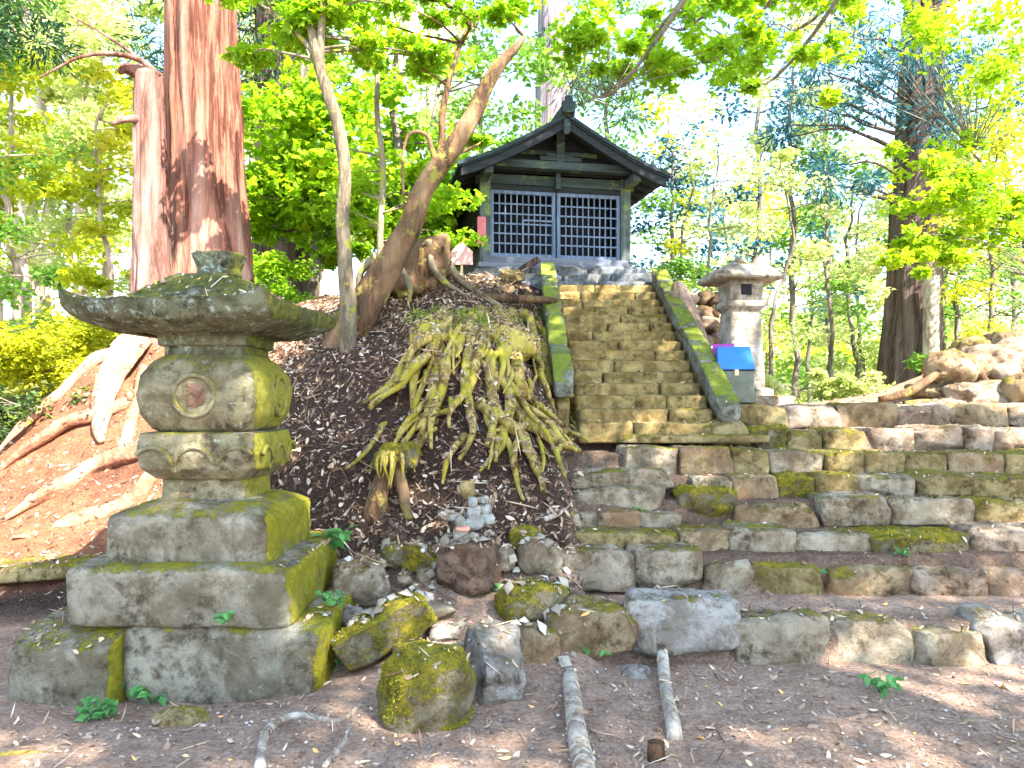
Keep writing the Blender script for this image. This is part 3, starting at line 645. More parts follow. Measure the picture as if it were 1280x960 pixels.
RC = (LX-.03, LY, 0)
prof = [(.02, 2.235), (.14, 2.23), (.20, 2.195), (.27, 2.135), (.35, 2.070, .01), (.43, 2.020, .035), (.50, 1.990, .07), (.565, 1.972, .115), (.582, 1.966, .125), (.582, 1.94, .122), (.565, 1.895, .108), (.545, 1.883, .09), (.47, 1.875, .05), (.40, 1.865, .015), (.31, 1.872), (.31, 1.90), (.02, 1.90)]
prof = [p if len(p) == 3 else (*p, 0) for p in prof][::-1]
lp('roof', dense(prof, 3), 'lroof', 26, .016, R(-7), RC, 5, 128, 6)
V, F = loft(dense([(.10, 2.21), (.12, 2.235), (.115, 2.27), (.14, 2.33), (.15, 2.355), (.13, 2.365), (.06, 2.35)], 3), (LX+.005, LY, 0), 2.4, 40, .02, 3); SOLID.append((V, F)); part('finial_base', V, F, M['lroof'], L)

# ------------------------------------------------------------------ far stone lantern, metal box
FX, FY = 2.42, 8.15; fz = gz(FX, FY)-.02
L2 = empty('stone_lantern', (FX, FY, fz), 'pale sunlit square stone lantern standing on the terrace by the staircase', 'lantern')
def l2(name, prof, k=12, rough=.008, yaw=R(6), mat='lantern_far', n=48, par=None):
    V, F = loft(dense(prof, 4), (FX, FY, fz), k, n, rough, 7, yaw=yaw); SOLID.append((V, F)); return part(name, V, F, M[mat], L2)
l2('base', [(.27, 0), (.27, .16), (.22, .18)]); l2('post', [(.20, .17), (.185, .5), (.165, .98), (.17, 1.0)])
l2('firebox_floor', [(.17, .99), (.215, 1.03), (.215, 1.08), (.18, 1.09)])
l2('firebox', [(.185, 1.085), (.185, 1.31), (.15, 1.31)])
l2('roof', [(.15, 1.30), (.24, 1.305), (.345, 1.30), (.362, 1.32), (.355, 1.35), (.26, 1.43), (.15, 1.49), (.10, 1.50)], 9, .03, mat='lantern_far')
l2('finial', [(.06, 1.49), (.07, 1.52), (.05, 1.56), (.02, 1.57)], 2.2, .01)
ca = np.array([FX-.01, FY-.183, fz+1.20]); V, F = box(ca[0]-.055, ca[0]+.055, ca[1]-.012, ca[1]+.03, ca[2]-.055, ca[2]+.055); V = rotz(V, R(6), (FX, FY, 0)); part('window_dark_fill', V, F, M['black'], L2, smooth=False)  # black block on the solid firebox, painting the shade of its opening
for q, (dx, dy, w_, m) in enumerate(((.33, -.30, .22, 'white'), (.12, -.42, .26, 'white'), (.40, .02, .2, 'tan'))):
    V, F = stone((FX+dx, FY+dy, gz(FX+dx, FY+dy)+.04), w_, .2, .15, 820+q, 5, .08, .1, 9)
    put_stone('loose_stone', ('sunlit block standing in front and right of the pale lantern', 'sunlit low block right in front of the pale lantern', 'tan block beside the base of the pale lantern')[q], 'stone', None, m, V, F)
bx, by = P(918, 500, 7.45)[0], 7.45; bz = gz(bx, by)
B = empty('metal_box', (bx, by, bz), 'grey metal box with a slanted bright blue lid before the pale lantern', 'box')
def bp(name, lst, mat, bev=.008):
    V, F = join(lst); V = rotz(V, R(-8)); return mesh(name, V, F, M[mat], parent=B, smooth=False, bevel=bev)
bp('body', [box(-.165, .165, -.13, .13, .05, .37)], 'boxgrey'); bp('foot', [box(-.13, .13, -.10, .10, -.02, .05)], 'black')
V = np.array([(-.175, -.14, .37), (.175, -.14, .37), (.175, .14, .37), (-.175, .14, .37), (-.155, .04, .60), (.155, .04, .60), (.155, .14, .60), (-.155, .14, .60)])
bp('seam', [box(-.17, .17, -.137, .137, .355, .368)], 'black', .001); bp('hasp', [box(-.02, .02, -.15, -.13, .31, .37)], 'stick', .002)
bp('lid', [(V, [(0, 3, 2, 1), (0, 1, 5, 4), (1, 2, 6, 5), (2, 3, 7, 6), (3, 0, 4, 7), (4, 5, 6, 7)])], 'blue')
bp('rear_panel', [box(-.19, .02, .15, .17, .40, .635)], 'magenta', .003)

# ------------------------------------------------------------------ small stone figures on the pedestal
def figure(c, sc, lab, cloth=None, seed=0):
    e = empty('stone_figure', tuple(c), lab, 'figure', 'little stone figures by the slope')
    V, F = stone(c+np.array([0, 0, .05*sc]), .17*sc, .13*sc, .11*sc, seed, 2.8, .05, .1, 10); part('body', V, F, M['fig'], e)
    V, F = stone(c+np.array([0, 0, .13*sc]), .11*sc, .09*sc, .13*sc, seed+1, 2.6, .05, .1, 10); part('torso', V, F, M['fig'], e)
    V, F = stone(c+np.array([-.005, -.01, .225*sc]), .08*sc, .08*sc, .09*sc, seed+2, 2.2, .03, .05, 10); part('head', V, F, M['fig'], e)
    if cloth: V, F = stone(c+np.array([.012*sc, -.02*sc, .175*sc]), .11*sc, .09*sc, .035*sc, seed+3, 3, .08, .1, 8); part('bib', V, F, M['cloth_red'], e)
    return e
pc = P(577, 688, 4.75)
figure(P(576, 690, 4.78), .85, 'small pale stone figure with faded orange bib on the brown block', True, 3)
figure(P(592, 662, 4.98), .8, 'small white stone figure standing behind the bibbed figure', None, 13)
figure(P(607, 655, 5.08), .72, 'small mossy pale figure right of the white figure', None, 23)
for q, (pp, sz, m, lab) in enumerate((((585, 612, 5.15), (.09, .08, .13), 'olive', 'little green pointed stone stacked above the figures'), ((562, 645, 5.0), (.15, .1, .06), 'pale', 'flat pale stone left of the white figure'), ((612, 628, 5.2), (.07, .07, .07), 'grey', 'small round stone right above the mossy pale figure'), ((606, 690, 4.9), (.12, .12, .12), 'olive', 'mossy stone behind the brown pedestal block'), ((590, 640, 5.05), (.12, .1, .10), 'pale', 'pale stone under the little green pointed stone'))):
    V, F = stone(P(*pp), *sz, 930+q, 2.8, .08, .15, 9); put_stone('loose_stone', lab, 'stone', None, m, V, F)

# ------------------------------------------------------------------ roots and stumps
def onto(p, up=.02):
    p = np.array(p, float); p[2] = gz(p[0], p[1])+up; return p
def px_on(px, py, lo=4.3, hi=9.5):
    """the ground point seen at this place of the photograph"""
    D = np.arange(lo, hi, .02); X_ = (px-640)/F_PX*D; Zr = H0+(HZ-py)/F_PX*D; g_ = ground(X_, D)
    k = np.where(Zr-g_ <= 0)[0]
    i = k[0] if len(k) else -1
    return np.array([X_[i], D[i], g_[i]])
def rootpath(pts, up=.03, lo=4.3): return [px_on(a, b, lo)+np.array([0, -.02, up]) for a, b in pts]
stump = empty('uprooted_stump', tuple(px_on(600, 420, 5.5)), 'mossy old stump whose many roots sprawl down the slope beside the staircase', 'stump')
rr = random.Random(12)
main = [
 ([(548, 408), (520, 440), (496, 490), (462, 535)], .055), ([(556, 405), (535, 450), (505, 500), (470, 535)], .05), ([(560, 412), (548, 470), (540, 520), (530, 560)], .05),
 ([(575, 408), (568, 460), (556, 520), (545, 575)], .045), ([(590, 402), (585, 460), (582, 520), (576, 590)], .045), ([(600, 400), (600, 450), (590, 500), (580, 545)], .05),
 ([(610, 400), (612, 455), (620, 520), (625, 590)], .05), ([(620, 402), (630, 450), (618, 510), (610, 575)], .05), ([(630, 405), (645, 460), (660, 500), (700, 545)], .055),
 ([(640, 400), (660, 440), (678, 480), (715, 525), (750, 555)], .05), ([(650, 402), (672, 430), (690, 480), (705, 520), (735, 560)], .045), ([(655, 405), (680, 425), (692, 460), (700, 500)], .04),
 ([(600, 520), (622, 540), (652, 560), (668, 600), (680, 640)], .05), ([(640, 520), (665, 545), (690, 560), (725, 580)], .06), ([(545, 540), (520, 575), (532, 600)], .03),
 ([(590, 430), (545, 440), (515, 465), (500, 500)], .04), ([(575, 560), (560, 580), (548, 610)], .03), ([(690, 500), (720, 530), (752, 548), (765, 560)], .03),
 ([(605, 440), (640, 500), (628, 560), (612, 600)], .035), ([(560, 430), (525, 480), (510, 520), (520, 548)], .035), ([(665, 430), (688, 470), (700, 520), (728, 548)], .035),
 ([(630, 560), (612, 590), (600, 604)], .022), ([(655, 545), (640, 580), (632, 600)], .025), ([(480, 540), (462, 570), (430, 600)], .02), ([(640, 520), (700, 545), (745, 570)], .04), ([(600, 470), (650, 520), (720, 572)], .035), ([(660, 450), (700, 510), (765, 548)], .03), ([(560, 420), (520, 450), (480, 500), (455, 520)], .04), ([(620, 480), (660, 530), (700, 590)], .03), ([(530, 420), (510, 440), (500, 470)], .045)]
for j, (pts, r) in enumerate(main):
    q = rootpath(pts, .04+r*.6+rr.uniform(0, .05)); q[0] = q[0]+np.array([0, .12, .0])
    V, F = tube(q, [r*1.15, r*.95, r*.75, r*.3], 14, 34, .35, 9, .40, 9, j, .12); part('root', V, F, M['root'], stump); SOLID.append((V, F))
for j in range(48):
    a = rr.uniform(500, 700); b = rr.uniform(405, 560); ln = rr.uniform(30, 90); sx = (a-605)*.007*ln+rr.uniform(-34, 34)
    if abs(a-610) > 55+(b-400)*.8: continue
    q = rootpath([(a, b), (a+sx*.5+rr.uniform(-6, 6), b+ln*.5), (a+sx, b+ln)], .05+rr.uniform(0, .05)); r = rr.uniform(.010, .030)
    V, F = tube(q, [r, r, r*.4], 7, 16, .3, 12, .2, 6, 100+j, .11); part('root', V, F, M['root'], stump)
# head of the stump
hd = px_on(605, 418, 5.5)
V, F = stone(hd+np.array([0, .22, -.06]), 1.0, .5, .34, 61, 3, .16, .1, 16); part('stump_top', V, F, M['root'], stump); SOLID.append((V, F))
# small stump
s2p = px_on(492, 640); s2 = empty('small_stump', tuple(s2p), 'small rotten stump with shaggy moss on the dark slope above the loose stones', 'stump')
V, F = tube([s2p+[-.12, 0, -.1], s2p+[-.06, .06, .22], s2p+[0, .12, .36]], [.085, .07, .07], 14, 14, .3, 8, .4, 8, 5, .04); part('stem', V, F, M['bark'], s2)
V, F = tube([s2p+[.10, 0, -.06], s2p+[.07, .05, .14], s2p+[0, .1, .34]], [.04, .04, .06], 12, 14, .3, 8, .4, 8, 6, .04); part('root', V, F, M['bark'], s2)
V, F = stone(s2p+np.array([0, .12, .38]), .32, .26, .17, 15, 2.6, .35, .1, 14); part('mossy_head', V, F, M['moss'], s2); MOSSY.append((V, F))
for j in range(9):
    a = rr.uniform(-.15, .15); V, F = tube([s2p+[a*.7, .02, .42], s2p+[a*.9, -.04, .34], s2p+[a*1.1+rr.uniform(-.05, .05), -.03, .22+rr.uniform(-.10, .1)]], [.016, .014, .004], 6, 10, .2, 9, seed=j, wig=.06); part('root', V, F, M['root'], s2)
# surface roots in the foreground and logs
def surf_root(pts, r, lab, mat='deadwood', name='surface_root', up=.0):
    q = [px_on(a, b, 2.6, 6)+np.array([0, 0, up]) for a, b in pts]; V, F = tube(q, [r, r*.9, r*.7, r*.35], 10, 28, .2, 8, .12, 6, len(lab), .03)
    o = mesh(name, V, F, M[mat], loc=tuple(q[0])); tag(o, lab, 'root', 'roots creeping over the bare earth'); SOLID.append((V, F))
surf_root([(325, 962), (335, 915), (370, 898), (420, 905), (452, 880)], .024, 'pale surface root bending from the near edge toward the loose stones')
surf_root([(250, 908), (300, 905), (345, 900), (375, 890)], .014, 'thin pale surface root before the small olive stone')
surf_root([(405, 960), (428, 930), (440, 905), (470, 885)], .014, 'thin pale root running toward the large boulder')
surf_root([(0, 945), (60, 940), (110, 943)], .012, 'thin brown root lying at the near edge by the lantern', 'root')
surf_root([(440, 606), (458, 585), (478, 570)], .012, 'thin bare root arching over the dark slope left of the small stump')
surf_root([(430, 645), (446, 625), (470, 605), (490, 590)], .012, 'thin bare root over the dark slope below the small stump')
surf_root([(680, 652), (700, 640), (722, 618)], .02, 'pale root beside the lichened blocks at the left end of steps')
for (a, b, r, lab) in (((712, 850), (734, 985), .043, 'thick pale peeled log lying toward the viewer on bare earth'), ((826, 815), (843, 925), .032, 'shorter pale log with its upper end under the kerb stone')):
    q = [px_on(a[0], a[1], 2.6, 6)+[0, 0, .02], px_on((a[0]+b[0])/2-2, (a[1]+b[1])/2, 2.4, 6)+[0, 0, .015], px_on(b[0], b[1], 2.4, 6)+[0, 0, .01]]
    V, F = tube(q, [r, r*1.05, r*1.1], 20, 24, .06, 5, .05, 6, 3, .01); o = mesh('log', V, F, M['deadwood'], loc=tuple(q[0])); tag(o, lab, 'log', 'pale logs on the bare earth'); SOLID.append((V, F))
q = px_on(820, 950, 2.5, 5); V, F = tube([q+[0, 0, -.08], q+[.0, .01, .07]], [.045, .035], 14, 8, .3, 8, .4, 8, 4); o = mesh('broken_stake', V, F, M['bark'], loc=tuple(q)); tag(o, 'short splintered brown stake standing in the earth near the logs', 'stake')

# ------------------------------------------------------------------ trees
def leaves(cl, n_per, L_, W_, flat=.35, kind='flat', seed=0, shell=.0, droop=0.):
    """cl: list of (centre, radius); returns quads, tints"""
    rs = np.random.RandomState(seed); C = []; T = []; Dn = []
    for c, r in cl:
        n = max(3, int(n_per*rs.uniform(.6, 1.4)))
        v = rs.normal(size=(n, 3)); v /= np.linalg.norm(v, axis=1)[:, None]; rad = rs.uniform(0, 1, n)**(.45)
        o = v*rad[:, None]*r; o[:, 2] *= flat; o[:, 2] -= droop*(o[:, 0]**2+o[:, 1]**2)/max(r, .01)
        C.append(o+c); T.append(np.clip(rs.normal(rs.uniform(.25, .75), .18, n), 0, 1)); Dn.append(v)
    C = np.concatenate(C); T = np.concatenate(T); Dn = np.concatenate(Dn); n = len(C)
    if kind == 'needle':
        u = Dn+rs.normal(size=(n, 3))*.35; u[:, 2] -= .25
    else:
        u = rs.normal(size=(n, 3)); u[:, 2] *= .35; u[:, 2] -= .25
    u /= np.linalg.norm(u, axis=1)[:, None]
    nn = rs.normal(size=(n, 3))*.55; nn[:, 2] += 1.0
    w = np.cross(u, nn); w /= np.linalg.norm(w, axis=1)[:, None]+1e-9; nn = np.cross(w, u)
    s_ = rs.uniform(.6, 1.3, n)[:, None]
    if kind == 'maple':
        V = []; F = []; b = 0
        for a, ls in ((-.95, .75), (0, 1.0), (.95, .75)):
            d = u*math.cos(a)+w*math.sin(a); e = -u*math.sin(a)+w*math.cos(a)
            q = np.stack([C, C+d*L_*ls*.5*s_+e*W_*.36*s_, C+d*L_*ls*s_-nn*L_*.12*s_, C+d*L_*ls*.5*s_-e*W_*.36*s_], 1).reshape(-1, 3)
            V.append(q); F.append(np.arange(len(q)).reshape(-1, 4)+b); b += len(q)
        return np.concatenate(V), np.concatenate(F), np.tile(np.repeat(T, 4), 3)
    q = np.stack([C, C+u*L_*.45*s_+w*W_*.5*s_+nn*W_*.12, C+u*L_*s_-nn*L_*.1*s_, C+u*L_*.45*s_-w*W_*.5*s_+nn*W_*.12], 1).reshape(-1, 3)
    return q, np.arange(len(q)).reshape(-1, 4), np.repeat(T, 4)
def limbs(stem, cl, r=.02, seed=0, per=None):
    """thin limbs from the stem to the leaf clumps"""
    rs = random.Random(seed); out = []; stem = np.asarray(stem)
    for c, rad in cl:
        d = np.linalg.norm(stem[:, :2]-np.array(c)[:2], axis=1)*.5+np.abs(stem[:, 2]-(c[2]-np.linalg.norm(stem[0, :2]-np.array(c)[:2])*.2))
        a = stem[int(np.argmin(d))]; m = (a+c)/2+np.array([rs.uniform(-.15, .15), rs.uniform(-.15, .15), rs.uniform(0, .12)*np.linalg.norm(a-c)])
        L_ = np.linalg.norm(a-c); q = min(r, .012+L_*.012)
        out.append(tube([a, m, c], [q, q*.6, q*.2], 6, 9, .1, 3, seed=seed, wig=.05*min(L_, 2)))
    return out
def tree(name, label, cat, group, trunk_pts, radii, cl, n_per, LW, leafm, barkm, sides=16, seg=40, kind='flat', flat=.35, ridge=.15, lr=.03, seed=0, extra=[], rn=9, droop=0, wig=0, amp=.06):
    base = np.array(trunk_pts[0]); t = empty(name, tuple(base), label, cat, group)
    V, F = tube(trunk_pts, radii, sides, seg, amp, 2, ridge, rn, seed, wig)
    part('trunk', V, F, M[barkm], t)
    st_ = resample(trunk_pts, 30); ex = []
    for (pts, rad) in extra:
        v_, f_ = tube(pts, rad, 10, 20, .1, 4, .1, 6, seed, .03); part('limb', v_, f_, M[barkm], t); st_ = np.vstack([st_, resample(pts, 12)])
    if cl and lr: ex += limbs(st_, cl, lr, seed)
    if len(ex) <= 8:
        for v_, f_ in ex: part('twig', v_, f_, M[barkm], t)
    else: V, F = join(ex); part('twigs', V, F, M[barkm], t)
    if cl:
        V, F, T = leaves(cl, n_per, LW[0], LW[1], flat, kind, seed, droop=droop); part('crown', V, F, M[leafm], t, attr=T, smooth=False)
    return t
def blob(px, py, D, rpx, n, rx=1.6, seed=0, cr=(.12, .3), dy=.6):
    cr = (cr[0]*1.3, cr[1]*1.6)
    """n leaf clumps around a place in the crown"""
    rs = np.random.RandomState(seed); c = P(px, py, D); r = rpx/F_PX*D; out = []
    for i in range(n):
        v = rs.uniform(-1, 1, 3); out.append((c+np.array([v[0]*r*rx, v[1]*r*dy*1.5, v[2]*r]), rs.uniform(*cr)*r*2))
    return out
def g0(x, y, s=.25): return np.array([x, y, gz(x, y)-s])
# big red cedar
a = P(258, 400, 8.7); b0 = np.array([a[0], 8.7, gz(a[0], 8.7)-.3])
tree('cedar_tree', 'huge cedar with peeling reddish bark standing behind the big lantern', 'tree', None,
     [b0, P(262, 330, 8.7), P(258, 200, 8.7), P(252, 0, 8.7), P(250, -500, 8.8), P(250, -1300, 9)], [.62, .46, .405, .37, .30, .12],
     blob(250, -500, 8.9, 260, 26, 1.3, 3, (.10, .2))+blob(160, -120, 9.2, 80, 8, 2, 4, (.15, .3)), 260, (.16, .03), 'leaf_cedar', 'cedar', 90, 90, 'needle', .35, .20, .05, 3, rn=16, droop=.4, amp=.05)
a = P(192, 430, 8.0)
tree('tree_snag', 'broken grey and red snag leaning close against the huge cedar', 'snag', None, [np.array([a[0]+.05, 8.0, gz(a[0], 8)-.3]), P(190, 330, 8.1), P(188, 200, 8.15), P(186, 92, 8.2)], [.26, .185, .155, .13], [], 0, (0, 0), '', 'cedar_grey', 60, 60, ridge=.35, seed=8, rn=14,
     extra=[([P(190, 150, 8.15), P(165, 148, 8.0), P(140, 155, 7.9)], [.06, .045, .02]), ([P(186, 95, 8.2), P(160, 88, 8.1), P(150, 92, 8.05)], [.09, .06, .03]), ([P(200, 95, 8.2), P(165, 72, 8.0), P(110, 70, 7.8), P(50, 98, 7.6)], [.035, .028, .02, .008]), ([P(175, 75, 8.1), P(130, 45, 8), P(90, 20, 8)], [.02, .012, .006])])
# buttress roots of the cedar, sunlit
for j, (pts, r, lab) in enumerate((
    ([(200, 400), (160, 440), (135, 500), (125, 560)], .17, 'thick pale buttress root dropping beside the big lantern'),
    ([(190, 560), (130, 585), (70, 620), (0, 650)], .12, 'long orange root running down left across the sunlit slope'),
    ([(170, 500), (110, 530), (50, 560), (-20, 600)], .09, 'reddish root above the long orange root on the sunlit slope'),
    ([(190, 600), (150, 630), (80, 660), (10, 680)], .08, 'broad low orange root nearest the flat mossy slab'),
    ([(150, 440), (90, 480), (40, 530), (0, 575)], .07, 'dark red root along the upper rim of the left slope'),
    ([(180, 460), (165, 520), (150, 570), (120, 600)], .06, 'reddish root between the buttress root and the big lantern'))):
    q = [px_on(a_, b_, 5.2, 10)+np.array([0, 0, r*.25]) for a_, b_ in pts]
    V, F = tube(q, [r, r*.9, r*.75, r*.15], 20, 40, .30, 4, .35, 12, 40+j, .12, flat=.8); o = mesh('surface_root', V, F, M['root_red'] if j else M['root_pale'], loc=tuple(q[0])); tag(o, lab, 'root', 'roots of the huge cedar'); SOLID.append((V, F))
# second cedar behind
tree('cedar_tree', 'dark cedar half hidden behind lime maple leaves', 'tree', None, [g0(P(355, 0, 12)[0], 12), P(352, 250, 12), P(350, 0, 12), P(350, -500, 12)], [.48, .40, .36, .25],
     blob(330, 60, 12, 75, 14, 1.2, 5, (.2, .35))+blob(340, -150, 12, 120, 10, 1.2, 6), 220, (.16, .035), 'leaf_cedar', 'cedar_dark', 50, 50, 'needle', .45, .2, .05, 6, droop=.3)
tree('cedar_tree', 'tall pale greyish cedar trunk rising behind the shrine roof', 'tree', None, [g0(P(690, 0, 16)[0], 16), P(690, 150, 16), P(692, 0, 16), P(690, -600, 16)], [.48, .35, .31, .2],
     blob(700, -250, 16, 200, 20, 1.3, 7, (.12, .25))+blob(740, 90, 16, 40, 6, 1.5, 17, (.2, .4)), 200, (.18, .04), 'leaf_cedar', 'cedar_ash', 50, 50, 'needle', .4, .15, .05, 7, droop=.3)
# leaning tree
lt = [P(425, 425, 7.3)+[0, 0, -.15], P(452, 385, 7.3), P(490, 320, 7.3), P(525, 250, 7.35), P(565, 190, 7.4), P(600, 130, 7.45), P(625, 80, 7.5), P(655, 45, 7.6)]
tree('leaning_tree', 'rough brown tree leaning right from the mound toward the shrine roof', 'tree', None, lt, [.19, .165, .125, .105, .095, .082, .06, .018],
     blob(560, 20, 7.6, 50, 12, 2.4, 8, (.14, .28))+blob(620, 175, 7.8, 14, 2, 2, 9, (.4, .6)), 110, (.075, .06), 'leaf_lime', 'bark', 30, 60, 'maple', .3, .2, .016, 8, wig=.04,
     extra=[([P(530, 245, 7.35), P(552, 190, 7.5), P(556, 120, 7.6), P(580, 50, 7.8), P(612, 10, 8)], [.05, .035, .03, .022, .012]), ([P(545, 205, 7.35), P(535, 168, 7.3), P(510, 168, 7.2), P(505, 230, 7.1), P(503, 290, 7.1)], [.028, .022, .016, .012, .006])])
# slender double stem in front
ts = [P(436, 428, 7.0)+[0, 0, -.15], P(432, 330, 7.0), P(430, 220, 7.0), P(415, 130, 7.0), P(398, 70, 7.05), P(392, 0, 7.1), P(385, -160, 7.2)]
tree('slender_tree', 'slender grey-brown tree rising straight beside the leaning tree', 'tree', None, ts, [.085, .065, .058, .055, .05, .045, .02],
     blob(380, 20, 7.3, 45, 12, 2.2, 10, (.15, .3))+blob(470, 30, 7.3, 40, 8, 2, 11, (.15, .3)), 120, (.075, .06), 'leaf_lime', 'bark_grey', 20, 60, 'maple', .3, .15, .014, 10, wig=.05,
     extra=[([P(402, 80, 7.05), P(375, 45, 7.1), P(340, 15, 7.2), P(310, -10, 7.3)], [.03, .024, .018, .01]), ([P(400, 75, 7.05), P(405, 20, 7.0), P(408, -40, 7.0)], [.04, .032, .02])])
tree('slender_tree', 'very thin straight sapling stem between the two mound trees', 'tree', None, [px_on(470, 400, 6.8, 9.5)-[0, 0, .1], P(478, 280, 8.2), P(474, 150, 8.3), P(470, 20, 8.4), P(468, -100, 8.4)], [.04, .034, .03, .024, .01],
     blob(480, 230, 8.8, 60, 12, 1.6, 12, (.16, .3)), 100, (.085, .07), 'leaf_lime', 'bark_grey', 12, 40, 'maple', .3, .1, .012, 12, wig=.05)
# lime maple mass behind the mound
def maple(label, bx_, by_, blobs, seed, n_per=150, LW=(.10, .085), m='leaf_lime', h=3.2, r=.09):
    b_ = g0(bx_, by_); cl = []
    for i, q in enumerate(blobs): cl += blob(*q, seed=seed*10+i, cr=(.16, .32))
    return tree('maple_tree', label, 'tree', 'maples behind the mound', [b_, b_+[.1, 0, h*.5], b_+[-.1, .1, h], b_+[.1, .2, h*1.6]], [r, r*.8, r*.6, r*.2], cl, n_per, LW, m, 'bark_thin', 10, 30, 'maple', .55, .1, .02, seed, wig=.1)
maple('bright lime maple filling the gap between huge cedar and slender tree', P(390, 0, 10.5)[0], 10.5, [(390, 190, 10.5, 75, 34, 1.0), (350, 260, 10.4, 40, 12, 1.3), (430, 290, 10.6, 35, 10, 1.3)], 21)
maple('bright lime maple seen between the slender and the leaning tree', P(500, 0, 11.5)[0], 11.5, [(495, 255, 11.5, 50, 22, 1.2), (470, 110, 11.5, 60, 12, 1.5), (560, 320, 11.5, 30, 8, 1.6)], 22)
maple('green maple showing left of the shrine under the leaning tree', P(548, 0, 13.5)[0], 13.5, [(545, 280, 13.5, 50, 16, 1.1), (610, 130, 13.5, 60, 10, 1.4)], 23, 130, (.12, .1), 'leaf_mid')
# trees with visible low boughs; their unseen crowns are added to shade the scene
def overhead(label, base, top, disc, inframe, seed, m='leaf_lime', npc=240, LW=(.13, .11)):
    b_ = np.array(base); cl = []; cl2 = []
    rs = np.random.RandomState(seed)
    for (cx, cy, cz, rx, ry, n) in disc:
        for i in range(n):
            a_ = rs.uniform(0, 6.28); q = math.sqrt(rs.uniform(0, 1)); cl.append((np.array([cx+rx*q*math.cos(a_), cy+ry*q*math.sin(a_), cz+rs.uniform(-.7, .7)]), rs.uniform(.5, 1.0)))
    ex = []
    for q in inframe:
        cl2 += blob(*q, seed=seed+int(q[0]), cr=(.08, .17)); c_ = P(*q[:3]); tp = np.array(top)-[0, 0, 2.0]; ex.append(([tp, (tp+c_)/2+[0, 0, .9], c_+[.15, 0, .1], c_-[.5, 0, .15]], [.06, .04, .02, .005]))
    t_ = tree('overhanging_shade_tree', label, 'tree', None, [b_, b_+[0, 0, 3], np.array(top)-[0, 0, 2], np.array(top)], [.25, .2, .15, .06], cl, npc, LW, m, 'bark_thin', 14, 40, 'maple', .5, .1, .012, seed, extra=ex)
    V, F, T = leaves(cl2, 75, .075, .062, .8, 'maple', seed+1); part('low_boughs', V, F, M[m], t_, attr=T, smooth=False)
    st_ = np.vstack([resample(p_, 20) for p_, _ in ex]); V, F = join(limbs(st_, cl2, .006, seed)); part('twigs', V, F, M['bark_thin'], t_); return t_
overhead('tall maple with sprays over the shrine roof, unseen crown added for shade', (6.2, -2.2, -.1), (5.2, .2, 9), [(4.9, .6, 9.2, 2.6, 2.6, 34), (3.0, -1.6, 8.6, 2.2, 2.0, 20)],
         [(820, 30, 7.5, 70, 16, 1.6), (780, 90, 7.2, 36, 6, 1.6), (980, 80, 8.5, 40, 7, 1.6), (940, 20, 8.5, 50, 7, 1.6)], 31)
overhead('added tall maple, mostly out of view, casting shade over steps and shrine', (8.6, 4.2, 1.2), (6.4, 3.0, 9.6), [(7.2, -.6, 9.2, 2.1, 1.9, 22), (5.1, 3.3, 9.3, 1.2, 1.6, 12), (3.7, 7.2, 9.8, 1.9, 1.6, 14), (5.9, -3.2, 9.3, 1.3, 1.4, 8)],
         [(880, 15, 8.2, 50, 8, 1.5), (1020, 15, 8.8, 50, 10, 2.0)], 32)
# right hand cedar
tree('cedar_tree', 'broad dark cedar standing beyond the terrace on the right', 'tree', None, [g0(P(1137, 0, 14)[0], 14, .3), P(1137, 490, 14), P(1140, 400, 14), P(1146, 250, 14), P(1152, 100, 14), P(1158, -100, 14), P(1160, -700, 14)], [.75, .56, .47, .42, .36, .31, .15],
     blob(1040, 120, 13.5, 50, 9, 1.4, 41, (.16, .3))+blob(1050, 210, 13.3, 30, 5, 1.5, 42, (.2, .3))+blob(1160, 20, 13, 60, 12, 1.5, 43, (.16, .3))+blob(1230, 120, 13, 60, 9, 1.0, 46, (.16, .3))+blob(1150, -350, 14, 200, 20, 1.2, 44, (.12, .2)), 170, (.15, .035), 'leaf_blue', 'cedar_dark', 60, 70, 'needle', .5, .22, .06, 41, droop=.3, rn=14)
tree('bleached_trunk', 'bleached bluish dead trunk standing right against the dark cedar', 'snag', None, [g0(P(1165, 0, 13.3)[0], 13.3, .3), P(1164, 440, 13.3), P(1165, 345, 13.3)], [.16, .13, .12], [], 0, (0, 0), '', 'deadwood', 20, 20, ridge=.15)
tree('young_maple', 'young tree with bright yellow leaves spreading in front of the dark cedar', 'tree', None, [g0(P(1290, 0, 10)[0], 10), P(1290, 330, 10), P(1262, 270, 10), P(1235, 215, 10), P(1215, 190, 10)], [.05, .045, .04, .028, .01],
     blob(1180, 215, 9.8, 50, 20, 1.3, 51, (.1, .2))+blob(1215, 270, 9.8, 45, 20, 1.5, 52, (.1, .2))+blob(1150, 320, 9.6, 30, 10, 1.6, 53, (.1, .2))+blob(1250, 60, 9.8, 80, 22, 1.0, 54, (.1, .2))+blob(1080, 25, 9.8, 40, 12, 2.2, 55, (.1, .2)), 70, (.08, .06), 'leaf_fresh', 'bark_thin', 12, 30, 'maple', .7, .1, .008, 51)
